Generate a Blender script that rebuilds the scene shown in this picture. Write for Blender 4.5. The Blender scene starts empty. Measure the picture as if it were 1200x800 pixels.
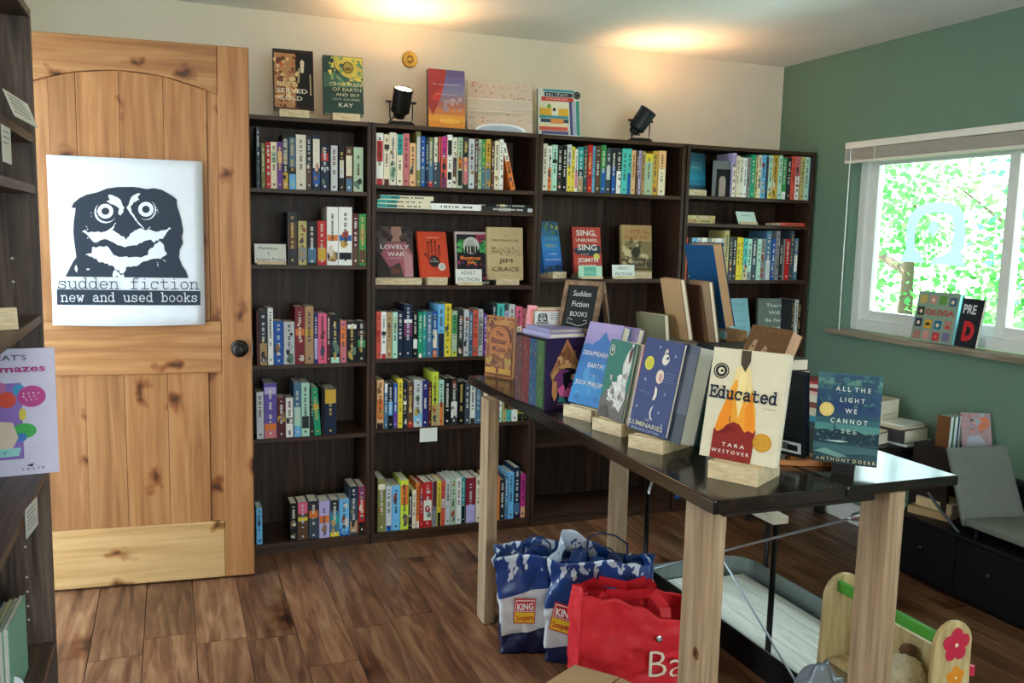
import bpy, bmesh, math, random
from mathutils import Vector, Matrix, noise
S = bpy.context.scene
COL = S.collection
PI = math.pi
def rad(d): return d * PI / 180.0

# ------------------------------------------------------------------ camera
cd = bpy.data.cameras.new('camera'); cam = bpy.data.objects.new('camera', cd); COL.objects.link(cam)
yaw, pitch, roll = 0.372194, 0.123252, 0.0238967
fwd = Vector((math.sin(yaw) * math.cos(pitch), math.cos(yaw) * math.cos(pitch), -math.sin(pitch)))
rgt = Vector((math.cos(yaw), -math.sin(yaw), 0)); upv = rgt.cross(fwd)
r2 = rgt * math.cos(roll) + upv * math.sin(roll); u2 = upv * math.cos(roll) - rgt * math.sin(roll)
cam.matrix_world = Matrix(((r2.x, u2.x, -fwd.x, 0), (r2.y, u2.y, -fwd.y, 0), (r2.z, u2.z, -fwd.z, 1.38), (0, 0, 0, 1)))
cd.sensor_width = 36; cd.lens = 36 * 1030.09 / 1200; cd.clip_start = 0.05; cd.clip_end = 200
S.camera = cam

# ------------------------------------------------------------------ world, sun, daylight through the openings, exposure
w = bpy.data.worlds.new('world'); S.world = w; w.use_nodes = True
wn = w.node_tree.nodes; wl = w.node_tree.links
bg = wn['Background']; bg.inputs['Strength'].default_value = 7.0
tc = wn.new('ShaderNodeTexCoord'); sx = wn.new('ShaderNodeSeparateXYZ'); cr = wn.new('ShaderNodeValToRGB')
wl.new(tc.outputs['Generated'], sx.inputs[0]); wl.new(sx.outputs['Z'], cr.inputs[0])
cr.color_ramp.elements[0].position = 0.0; cr.color_ramp.elements[0].color = (0.80, 0.92, 0.90, 1)
cr.color_ramp.elements[1].position = 0.7; cr.color_ramp.elements[1].color = (0.55, 0.80, 1.0, 1)
wl.new(cr.outputs['Color'], bg.inputs['Color'])
def light(name, kind, loc, direction, energy, color, **kw):
    l = bpy.data.lights.new(name, kind); o = bpy.data.objects.new(name, l); COL.objects.link(o)
    o.location = loc; o.rotation_euler = Vector(direction).to_track_quat('-Z', 'Y').to_euler()
    l.energy = energy; l.color = color
    for k, v in kw.items(): setattr(l, k, v)
    return o
light('sun', 'SUN', (0, 0, 8), (0.04, -0.72, -0.70), 13.0, (1.0, 0.95, 0.82), angle=0.02)
light('rear_window_daylight', 'AREA', (0.9, -2.62, 1.40), (0.05, 1, 0.80), 40, (0.84, 0.93, 1.0), shape='RECTANGLE', size=2.6, size_y=1.5)
light('doorway_daylight', 'AREA', (-0.95, 3.0, 1.2), (1, -0.12, -0.05), 6, (0.72, 0.86, 1.0), shape='RECTANGLE', size=0.8, size_y=1.8)
light('window_sky', 'AREA', (3.75, 2.55, 2.75), (-1, -0.02, -0.95), 330, (0.92, 0.97, 1.0), shape='RECTANGLE', size=2.2, size_y=0.9)
light('window_ground_bounce', 'AREA', (3.75, 2.55, 0.35), (-1, -0.05, 0.95), 95, (0.78, 0.93, 1.0), shape='RECTANGLE', size=1.9, size_y=0.6)
light('added_ceiling_fill', 'AREA', (-0.42, 0.6, 1.86), (0.25, 0.1, 1), 22, (1.0, 0.86, 0.70), shape='RECTANGLE', size=0.25, size_y=0.9)  # added unseen fill that warms and brightens the ceiling; no fixture stands here
S.view_settings.view_transform = 'Standard'; S.view_settings.look = 'None'
S.view_settings.exposure = 0.08; S.view_settings.gamma = 1.0

# ------------------------------------------------------------------ colours and materials
def lin(h):
    h = h.lstrip('#'); o = []
    for i in (0, 2, 4):
        c = int(h[i:i+2], 16) / 255
        o.append(c / 12.92 if c <= 0.04045 else ((c + 0.055) / 1.055) ** 2.4)
    return (o[0], o[1], o[2], 1)
PAL = dict(red='c02824', coral='dc5c48', orange='e07c38', apricot='ecba86', yellow='ead43a', mustard='d0a63c', lime='cfdc48',
  khaki='c2b678', olive='82804a', green='3f9350', emerald='1f9a70', mint='b4e0cc', sage='b0c6a8', teal='2f9c98', turquoise='52c8c2',
  sky='6fb8e8', blue='2058ac', steel='4c7494', slate='3e4c5a', navy='16243f', indigo='2a2a78', violet='6454a8', purple='6a3a90',
  lilac='bcb0e0', magenta='c43488', pink='e8688e', rose='cc747c', maroon='5a2028', burgundy='842430', brown='5e4230', plum='7a3864',
  tan='b4926a', cream='ece0c4', ivory='e8e2d2', white='f2f2ee', silver='c8ccd0', grey='8c8e90', charcoal='2c2e32', black='121214')
MC = {}
def M(h, rough=0.45, metal=0.0, var=0.0, name=None):
    if h in PAL: h = PAL[h]
    k = (h, rough, metal, var)
    if k in MC: return MC[k]
    m = bpy.data.materials.new(name or 'paint_' + h); m.use_nodes = True; n = m.node_tree.nodes; l = m.node_tree.links
    b = n['Principled BSDF']; c = lin(h)
    b.inputs['Roughness'].default_value = rough; b.inputs['Metallic'].default_value = metal
    if rough >= .4: b.inputs['Specular IOR Level'].default_value = 0.22
    t = n.new('ShaderNodeTexCoord'); z = n.new('ShaderNodeTexNoise'); z.inputs['Scale'].default_value = 35; z.inputs['Detail'].default_value = 3
    mx = n.new('ShaderNodeMix'); mx.data_type = 'RGBA'
    v = var or 0.07
    mx.inputs[6].default_value = (c[0]*(1-v), c[1]*(1-v), c[2]*(1-v), 1); mx.inputs[7].default_value = (min(1, c[0]*(1+v)), min(1, c[1]*(1+v)), min(1, c[2]*(1+v)), 1)
    l.new(t.outputs['Object'], z.inputs['Vector']); l.new(z.outputs['Fac'], mx.inputs[0]); l.new(mx.outputs[2], b.inputs['Base Color'])
    MC[k] = m; return m
def wood(name, c1, c2, c3, scale=(12, 1, 1), rough=0.5, ring=6.0, knots=0.0, bump=0.1, vary=0.0, band=0.5, fine=.35):
    """grain stretched along the axis whose scale is small; optional knots; optional variation per object"""
    m = bpy.data.materials.new(name); m.use_nodes = True; n = m.node_tree.nodes; l = m.node_tree.links; b = n['Principled BSDF']
    t = n.new('ShaderNodeTexCoord'); mp = n.new('ShaderNodeMapping'); mp.inputs['Scale'].default_value = scale
    oi = n.new('ShaderNodeObjectInfo'); ad = n.new('ShaderNodeVectorMath'); ad.operation = 'ADD'
    sc = n.new('ShaderNodeVectorMath'); sc.operation = 'SCALE'; sc.inputs[3].default_value = 37.0 if vary else 0.0
    cmb = n.new('ShaderNodeCombineXYZ')
    for i in range(3): l.new(oi.outputs['Random'], cmb.inputs[i])
    l.new(cmb.outputs[0], sc.inputs[0]); l.new(t.outputs['Object'], ad.inputs[0]); l.new(sc.outputs[0], ad.inputs[1])
    l.new(ad.outputs[0], mp.inputs['Vector'])
    nz = n.new('ShaderNodeTexNoise'); nz.inputs['Scale'].default_value = ring; nz.inputs['Detail'].default_value = 8; nz.inputs['Distortion'].default_value = 1.2
    l.new(mp.outputs[0], nz.inputs['Vector'])
    cr = n.new('ShaderNodeValToRGB'); e = cr.color_ramp.elements
    e[0].position = 0.28; e[0].color = lin(c1); e[1].position = 0.72; e[1].color = lin(c3); mid = cr.color_ramp.elements.new(band); mid.color = lin(c2)
    l.new(nz.outputs['Fac'], cr.inputs[0]); out = cr.outputs[0]
    nf = n.new('ShaderNodeTexNoise'); nf.inputs['Scale'].default_value = ring * 5; nf.inputs['Detail'].default_value = 4
    l.new(mp.outputs[0], nf.inputs['Vector'])
    mx = n.new('ShaderNodeMix'); mx.data_type = 'RGBA'; mx.blend_type = 'MULTIPLY'; mx.inputs[0].default_value = fine
    g = n.new('ShaderNodeValToRGB'); g.color_ramp.elements[0].position = 0.35; g.color_ramp.elements[0].color = (0.45, 0.42, 0.4, 1); g.color_ramp.elements[1].position = 0.6
    l.new(nf.outputs['Fac'], g.inputs[0]); l.new(out, mx.inputs[6]); l.new(g.outputs[0], mx.inputs[7]); out = mx.outputs[2]
    if knots:
        vo = n.new('ShaderNodeTexVoronoi'); vo.inputs['Scale'].default_value = knots; vo.voronoi_dimensions = '2D'
        mk = n.new('ShaderNodeMapping'); s3 = [1, 1, 1]; s3[scale.index(min(scale))] = 0.6; mk.inputs['Scale'].default_value = s3
        spx = n.new('ShaderNodeSeparateXYZ'); cb2 = n.new('ShaderNodeCombineXYZ'); l.new(ad.outputs[0], mk.inputs['Vector']); l.new(mk.outputs[0], spx.inputs[0]); l.new(spx.outputs['X'], cb2.inputs[0]); l.new(spx.outputs['Y' if scale[2] == scale[0] else 'Z'], cb2.inputs[1]); nd = n.new('ShaderNodeTexNoise'); nd.inputs['Scale'].default_value = 12; va = n.new('ShaderNodeVectorMath'); va.operation = 'MULTIPLY_ADD'; va.inputs[1].default_value = (.12, .12, 0); l.new(ad.outputs[0], nd.inputs['Vector']); l.new(nd.outputs['Color'], va.inputs[0]); l.new(cb2.outputs[0], va.inputs[2]); l.new(va.outputs[0], vo.inputs['Vector'])
        kr = n.new('ShaderNodeValToRGB'); kr.color_ramp.elements[0].position = 0.03; kr.color_ramp.elements[0].color = (0.10, 0.05, 0.03, 1)
        kr.color_ramp.elements[1].position = 0.14; kr.color_ramp.elements[1].color = (1, 1, 1, 1)
        kq = kr.color_ramp.elements.new(0.07); kq.color = (0.55, 0.35, 0.22, 1)
        l.new(vo.outputs['Distance'], kr.inputs[0])
        m2 = n.new('ShaderNodeMix'); m2.data_type = 'RGBA'; m2.blend_type = 'MULTIPLY'; m2.inputs[0].default_value = 0.9
        l.new(out, m2.inputs[6]); l.new(kr.outputs[0], m2.inputs[7]); out = m2.outputs[2]
    if vary:
        hs = n.new('ShaderNodeHueSaturation'); mr = n.new('ShaderNodeMapRange'); mr.inputs[3].default_value = 1 - vary; mr.inputs[4].default_value = 1 + vary
        l.new(oi.outputs['Random'], mr.inputs[0]); l.new(mr.outputs[0], hs.inputs['Value']); l.new(out, hs.inputs['Color']); out = hs.outputs[0]
    l.new(out, b.inputs['Base Color']); b.inputs['Roughness'].default_value = rough; b.inputs['Specular IOR Level'].default_value = .3 if rough > .3 else .5
    bp = n.new('ShaderNodeBump'); bp.inputs['Strength'].default_value = bump; bp.inputs['Distance'].default_value = 0.002
    l.new(nf.outputs['Fac'], bp.inputs['Height']); l.new(bp.outputs[0], b.inputs['Normal'])
    return m
def plaster(name, h, v=0.05, bump=0.15, scale=9):
    m = bpy.data.materials.new(name); m.use_nodes = True; n = m.node_tree.nodes; l = m.node_tree.links; b = n['Principled BSDF']
    c = lin(h); t = n.new('ShaderNodeTexCoord'); z = n.new('ShaderNodeTexNoise'); z.inputs['Scale'].default_value = scale; z.inputs['Detail'].default_value = 6
    l.new(t.outputs['Object'], z.inputs['Vector']); mx = n.new('ShaderNodeMix'); mx.data_type = 'RGBA'
    mx.inputs[6].default_value = (c[0]*(1-v), c[1]*(1-v), c[2]*(1-v), 1); mx.inputs[7].default_value = (c[0]*(1+v), c[1]*(1+v), c[2]*(1+v), 1)
    l.new(z.outputs['Fac'], mx.inputs[0]); l.new(mx.outputs[2], b.inputs['Base Color']); b.inputs['Roughness'].default_value = 0.75
    z2 = n.new('ShaderNodeTexNoise'); z2.inputs['Scale'].default_value = 160; bp = n.new('ShaderNodeBump'); bp.inputs['Strength'].default_value = bump; bp.inputs['Distance'].default_value = 0.001
    l.new(t.outputs['Object'], z2.inputs['Vector']); l.new(z2.outputs['Fac'], bp.inputs['Height']); l.new(bp.outputs[0], b.inputs['Normal'])
    return m
LAM_V = wood('dark_laminate_upright', '1c110c', '372418', '563a28', (14, 14, 0.5), 0.5, 4, bump=0.05)
LAM_H = wood('dark_laminate_shelf', '20140e', '3e291c', '5e402d', (0.5, 14, 14), 0.45, 4, bump=0.05)
LAM_Y = wood('dark_laminate_deep_shelf', '3a2e28', '5a4a40', '766458', (14, 0.5, 14), 0.42, 4, bump=0.05)
PINE_V = wood('knotty_pine_upright', '80522e', '96653c', 'a6774c', (11, 11, 0.6), 0.42, 2.2, knots=4.6, vary=0.10, fine=.16)
PINE_H = wood('knotty_pine_rail', '80522e', '98683e', 'a97b50', (0.6, 11, 11), 0.42, 2.2, knots=4.6, vary=0.08, fine=.16)
PINE_L = wood('pale_pine_rail', 'a47a4a', 'b48c5c', 'c29c6c', (0.6, 11, 11), 0.42, 2.2, knots=4.2, vary=0.03, fine=.14)
FLOORM = wood('walnut_floor_plank', '452a1c', '744c34', '96704f', (9, 0.9, 9), 0.36, 2.4, knots=1.6, vary=0.26, bump=0.12)
STUD = wood('pale_stud_timber', '8a7056', 'a88d70', 'bca486', (10, 10, 0.5), 0.6, 3, knots=0, vary=0.04)
STUD_K = wood('pale_stud_timber_knots', '8e745a', 'ae9376', 'c2aa8c', (10, 10, 0.5), 0.6, 3, knots=0.9)
BLOCK = wood('pale_maple_block', 'cdb690', 'dfcba6', 'ead9b8', (2, 10, 10), 0.5, 4)
TOPM = wood('black_stained_tabletop', '100c0b', '1f1816', '33281f', (10, 0.5, 10), 0.16, 3, bump=0.05)
WALLW = plaster('warm_white_wall', 'ded2bf'); WALLG = plaster('sage_green_wall', '64806f'); CEIL = plaster('white_ceiling', 'f0eeea')
TRIMW = M('dfdcd4', 0.5); METAL = M('9aa0a4', 0.35, 1.0); BLKM = M('0e0e10', 0.35, 0.3); PAGES = M('f2e9d4', 0.8, 0, 0.08); PAGEW = M('eae6da', 0.8, 0, 0.08)

# ------------------------------------------------------------------ helpers
def prop(o, label=None, cat=None, group=None, kind=None):
    if label: o['label'] = label
    if cat: o['category'] = cat
    if group: o['group'] = group
    if kind: o['kind'] = kind
    return o
def E(name, label, cat, loc=(0, 0, 0), rot=(0, 0, 0), group=None, kind=None):
    o = bpy.data.objects.new(name, None); COL.objects.link(o); o.location = loc; o.rotation_euler = rot; o.empty_display_size = 0.05
    return prop(o, label, cat, group, kind)
class MB:
    def __init__(s): s.v = []; s.f = []; s.m = []; s.mats = []
    def mi(s, mat):
        if mat not in s.mats: s.mats.append(mat)
        return s.mats.index(mat)
    def face(s, pts, mat):
        i = len(s.v); s.v += [tuple(p) for p in pts]; s.f.append(tuple(range(i, i + len(pts)))); s.m.append(s.mi(mat))
    def hexa(s, p, mat, mats=None):
        """p: 8 points, bottom ring 0-3 ccw, top ring 4-7"""
        i = len(s.v); s.v += [tuple(q) for q in p]; k = s.mi(mat)
        for j, q in enumerate(((0, 3, 2, 1), (4, 5, 6, 7), (0, 1, 5, 4), (1, 2, 6, 5), (2, 3, 7, 6), (3, 0, 4, 7))):
            s.f.append(tuple(i + a for a in q)); s.m.append(s.mi(mats[j]) if mats else k)
    def box(s, x0, x1, y0, y1, z0, z1, mat, mats=None):
        s.hexa([(x0, y0, z0), (x1, y0, z0), (x1, y1, z0), (x0, y1, z0), (x0, y0, z1), (x1, y0, z1), (x1, y1, z1), (x0, y1, z1)], mat, mats)
    def prism(s, prof, a, b, mat, axis='x'):
        """extrude a 2-D profile (list of (p,q)) along an axis from a to b"""
        def P(t, p, q): return {'x': (t, p, q), 'y': (p, t, q), 'z': (p, q, t)}[axis]
        n = len(prof); i = len(s.v); s.v += [P(a, *q) for q in prof] + [P(b, *q) for q in prof]; k = s.mi(mat)
        s.f.append(tuple(i + j for j in range(n))[::-1]); s.m.append(k); s.f.append(tuple(i + n + j for j in range(n))); s.m.append(k)
        for j in range(n):
            j2 = (j + 1) % n; s.f.append((i + j, i + j2, i + n + j2, i + n + j)); s.m.append(k)
    def tube(s, pts, r, mat, seg=8, closed=False):
        pts = [Vector(p) for p in pts]; n = len(pts); i0 = len(s.v); k = s.mi(mat); rr = r if isinstance(r, (list, tuple)) else [r] * n
        up = Vector((0.13, 0.21, 0.97)).normalized()
        for a in range(n):
            d = (pts[(a + 1) % n] - pts[a - 1]) if closed else (pts[min(a + 1, n - 1)] - pts[max(a - 1, 0)])
            d.normalize(); x = d.cross(up)
            if x.length < 1e-3: x = d.cross(Vector((1, 0, 0)))
            x.normalize(); y = d.cross(x)
            for b in range(seg):
                t = 2 * PI * b / seg; s.v.append(tuple(pts[a] + (x * math.cos(t) + y * math.sin(t)) * rr[a]))
        for a in range(n if closed else n - 1):
            for b in range(seg):
                b2 = (b + 1) % seg; a2 = (a + 1) % n
                s.f.append((i0 + a * seg + b, i0 + a * seg + b2, i0 + a2 * seg + b2, i0 + a2 * seg + b)); s.m.append(k)
        if not closed:
            s.f.append(tuple(i0 + b for b in range(seg))); s.m.append(k)
            s.f.append(tuple(i0 + (n - 1) * seg + b for b in range(seg))[::-1]); s.m.append(k)
    def lathe(s, prof, mat, seg=20, M4=None, cap=True):
        """prof: list of (radius, z)"""
        i0 = len(s.v); k = s.mi(mat); n = len(prof)
        for r, z in prof:
            for b in range(seg):
                t = 2 * PI * b / seg; p = Vector((r * math.cos(t), r * math.sin(t), z)); s.v.append(tuple(M4 @ p if M4 else p))
        for a in range(n - 1):
            for b in range(seg):
                b2 = (b + 1) % seg; s.f.append((i0 + a * seg + b, i0 + a * seg + b2, i0 + (a + 1) * seg + b2, i0 + (a + 1) * seg + b)); s.m.append(k)
        if cap:
            s.f.append(tuple(i0 + b for b in range(seg))[::-1]); s.m.append(k); s.f.append(tuple(i0 + (n - 1) * seg + b for b in range(seg))); s.m.append(k)
    def mesh(s, name):
        me = bpy.data.meshes.new(name); me.from_pydata(s.v, [], s.f)
        for mt in s.mats: me.materials.append(mt)
        me.polygons.foreach_set('material_index', s.m); me.update(); return me
    def obj(s, name, parent=None, bevel=0, smooth=False, loc=None, rot=None, recalc=False):
        me = s.mesh(name)
        if recalc:
            b = bmesh.new(); b.from_mesh(me); bmesh.ops.remove_doubles(b, verts=b.verts, dist=1e-6); bmesh.ops.recalc_face_normals(b, faces=b.faces); b.to_mesh(me); b.free()
        o = bpy.data.objects.new(name, me); COL.objects.link(o)
        if parent: o.parent = parent
        if loc: o.location = loc
        if rot: o.rotation_euler = rot
        if smooth:
            for p in me.polygons: p.use_smooth = True
        if bevel:
            md = o.modifiers.new('bevel', 'BEVEL'); md.width = bevel; md.segments = 2; md.limit_method = 'ANGLE'
        return o
def bx(name, x0, x1, y0, y1, z0, z1, mat, parent=None, bevel=0):
    m = MB(); cx, cy, cz = (x0 + x1) / 2, (y0 + y1) / 2, (z0 + z1) / 2
    m.box(x0 - cx, x1 - cx, y0 - cy, y1 - cy, z0 - cz, z1 - cz, mat); o = m.obj(name, parent, bevel); o.location = (cx, cy, cz); return o
def struct(o): o['kind'] = 'structure'; return o
TC = {}
def textverts(s, bold=0.0):
    """outline of a line of lettering at size 1: (verts, faces, width)"""
    k = (s, bold)
    if k in TC: return TC[k]
    c = bpy.data.curves.new('t', 'FONT'); c.body = s; c.size = 1.0; c.resolution_u = 2; c.offset = bold; c.fill_mode = 'FRONT'
    o = bpy.data.objects.new('t', c); me = bpy.data.meshes.new_from_object(o)
    v = [(q.co.x, q.co.y) for q in me.vertices]; f = [tuple(p.vertices) for p in me.polygons]
    bpy.data.objects.remove(o); bpy.data.curves.remove(c); bpy.data.meshes.remove(me)
    x0 = min([a[0] for a in v] or [0]); x1 = max([a[0] for a in v] or [1])
    v = [(a - x0, b) for a, b in v]; TC[k] = (v, f, x1 - x0); return TC[k]
def put_text(m, s, cx, cz, size, mat, y=-0.001, width=None, bold=0.0, slant=0.0, rot=0.0, P=None):
    """lettering on the plane facing -Y, centred at (cx, cz); width squeezes it to fit"""
    v, f, wd = textverts(s, bold); sx = size if not width else width / wd
    i = len(m.v); k = m.mi(mat); cr_, sr_ = math.cos(rot), math.sin(rot)
    for a, b in v:
        X = (a - wd / 2) * sx + b * slant * size; Z = (b - 0.35) * size
        X, Z = X * cr_ - Z * sr_, X * sr_ + Z * cr_
        q = (cx + X, y, cz + Z); m.v.append(P(q) if P else q)
    for q in f: m.f.append(tuple(i + j for j in q)); m.m.append(k)
def disc(cx, cz, r, n=20, rz=None, jag=0, seed=0):
    rnd = random.Random(seed)
    return [(cx + r * (1 + rnd.uniform(-jag, jag)) * math.cos(2 * PI * i / n), cz + (rz or r) * (1 + rnd.uniform(-jag, jag)) * math.sin(2 * PI * i / n)) for i in range(n)]

# ------------------------------------------------------------------ books
CATS = 'book'
def cover_parts(t, h, d, base, bands, seed, ink=True):
    c = 0.0022; m = MB(); B = M(base)
    m.box(-t/2, -t/2 + c, 0, d, 0, h, B); m.box(t/2 - c, t/2, 0, d, 0, h, B)
    cuts = sorted({0.0, 1.0} | {a for _, a, b in bands} | {b for _, a, b in bands})
    for a, b in zip(cuts, cuts[1:]):
        mid = (a + b) / 2; col = base
        for nm, p, q in bands:
            if p <= mid <= q: col = nm
        m.box(-t/2 + c * 0.999, t/2 - c * 0.999, -0.0006, c, a * h, b * h, M(col), [B, B, M(col), B, B, B])
    o = [m]
    if ink and t > 0.011:
        rnd = random.Random(seed); k = MB(); dark = base in ('black', 'navy', 'charcoal', 'maroon', 'indigo', 'blue', 'slate', 'purple', 'green', 'brown', 'red', 'burgundy', 'violet', 'teal', 'emerald', 'steel', 'plum', 'olive')
        im = M(rnd.choice(['d9d4c4', 'e6e2d6', 'd8b868', 'c9d2da']) if dark else rnd.choice(['2b2b30', '40302c', '2c3c56', '6a2a2a']))
        z = h * rnd.uniform(0.9, 0.94); ww = min(t * 0.42, 0.011); n = 0; lo = h * rnd.uniform(0.3, 0.42)
        while z > lo:
            hh = rnd.uniform(0.0025, 0.0055)
            if rnd.random() < 0.72: k.face([(-ww/2, -0.0011, z - hh), (ww/2 * rnd.uniform(0.4, 1), -0.0011, z - hh), (ww/2, -0.0011, z), (-ww/2, -0.0011, z)], im)
            z -= hh + 0.0022
        if rnd.random() < .42:
            for q in range(rnd.randint(3, 7)):
                cz_ = h * rnd.uniform(.12, .45) if q % 2 else h * rnd.uniform(.1, .9); rr_ = t * rnd.uniform(.12, .34); cc = rnd.choice(['d8cfc0', '8c6a50', '3a4a5c', 'a04a3c', 'b89a50', '5c7a6c', '2a2a30', base])
                k.face([(min(t * .47, max(-t * .47, px_)), -0.0008 - q * .00002, min(h * .985, max(h * .015, pz_))) for px_, pz_ in disc(rnd.uniform(-.2, .2) * t, cz_, rr_, 7, rr_ * rnd.uniform(.8, 2.4), .35, seed * 31 + q)], M(cc))
        zz = h * 0.09; k.face([(-ww*.35, -0.0011, zz - ww*.4), (ww*.35, -0.0011, zz - ww*.4), (ww*.35, -0.0011, zz + ww*.4), (-ww*.35, -0.0011, zz + ww*.4)], im)
        o.append(k)
    return o
def stuff(o): o['kind'] = 'stuff'; return o
def spine_book(label, x, y, z, t, h, base, bands=(), tilt=0, d=None, group=None, seed=0, rotz=0.0, name='book', lay=False):
    rnd = random.Random(seed * 7 + 3); d = d or max(0.10, min(0.15, h * 0.66)) * rnd.uniform(0.95, 1.05)
    rot = (0, rad(tilt), rotz) if not lay else (0, rad(90), rotz)
    r = E(name, label, 'book', (x, y, z), rot, group)
    ms = cover_parts(t, h, d, base, bands, seed)
    ms[0].obj('cover', r)
    p = MB(); p.box(-t/2 + 0.0022, t/2 - 0.0022, 0.003, d - 0.003, 0.002, h - 0.003, PAGES); p.obj('pages', r)
    if len(ms) > 1: stuff(ms[1].obj('spine_title', r))
    return r
def art_mesh(w, h, polys, texts, parent, y0=-0.0008, name='cover_print', step=0.00006):
    m = MB(); y = y0
    for it in polys:
        col, pts = it[0], it[1]
        m.face([(-w/2 + u * w, y, v * h) for u, v in pts], M(col) if isinstance(col, str) else col); y -= step
    if m.f: stuff(m.obj(name, parent))
    if texts:
        k = MB()
        for t in texts:
            s, u, v, sz, col = t[:5]; wd = t[5] if len(t) > 5 else None; bold = t[6] if len(t) > 6 else 0.0
            if callable(s): s(k, w, h, y - 0.0003, 0)
            else: put_text(k, s, -w/2 + u * w, v * h, sz * h, M(col), y - 0.0003, wd * w if wd else None, bold)
        stuff(k.obj('title', parent))
def face_book(label, x, y, z, a, tilt, w, h, t, base, polys=(), texts=(), spine=None, back=None, cat='book', name='book', group=None, pages=None, hard=0.002):
    """cover faces local -Y, origin at the middle of the cover's foot"""
    r = E(name, label, cat, (x, y, z), (0, 0, 0), group)
    r.rotation_euler = (Matrix.Rotation(a, 3, 'Z') @ Matrix.Rotation(-tilt, 3, 'X')).to_euler()
    m = MB(); c = 0.002; B = M(base); SPm = M(spine or base); K = M(back or base)
    m.box(-w/2, w/2, 0, c, 0, h, B); m.box(-w/2, w/2, t - c, t, 0, h, K); m.box(-w/2, -w/2 + c, c * .99, t - c * .99, 0, h, SPm)
    m.obj('cover', r)
    p = MB(); p.box(-w/2 + c, w/2 - 0.003, c, t - c, hard, h - 0.003, pages or PAGES); p.obj('pages', r)
    art_mesh(w, h, polys, texts, r)
    return r
def block_stand(label, x, y, z, a, w=0.115, d=0.10, h=0.033, mat=None, group='pale wooden book stands', front=0.014):
    """slotted wedge block; front face stands `front` ahead of (x, y)"""
    r = E('book_stand', label, 'stand', (x, y, z), (0, 0, a), group)
    m = MB(); prof = [(-front, 0), (-front + d, 0), (-front + d, h * .55), (0.012, h * 1.0), (0.010, h * .55), (0.001, h * .55), (-0.002, h), (-front, h)]
    m.prism(prof, -w/2, w/2, mat or BLOCK); m.obj('block', r, bevel=0.0008, recalc=True); return r
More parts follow.
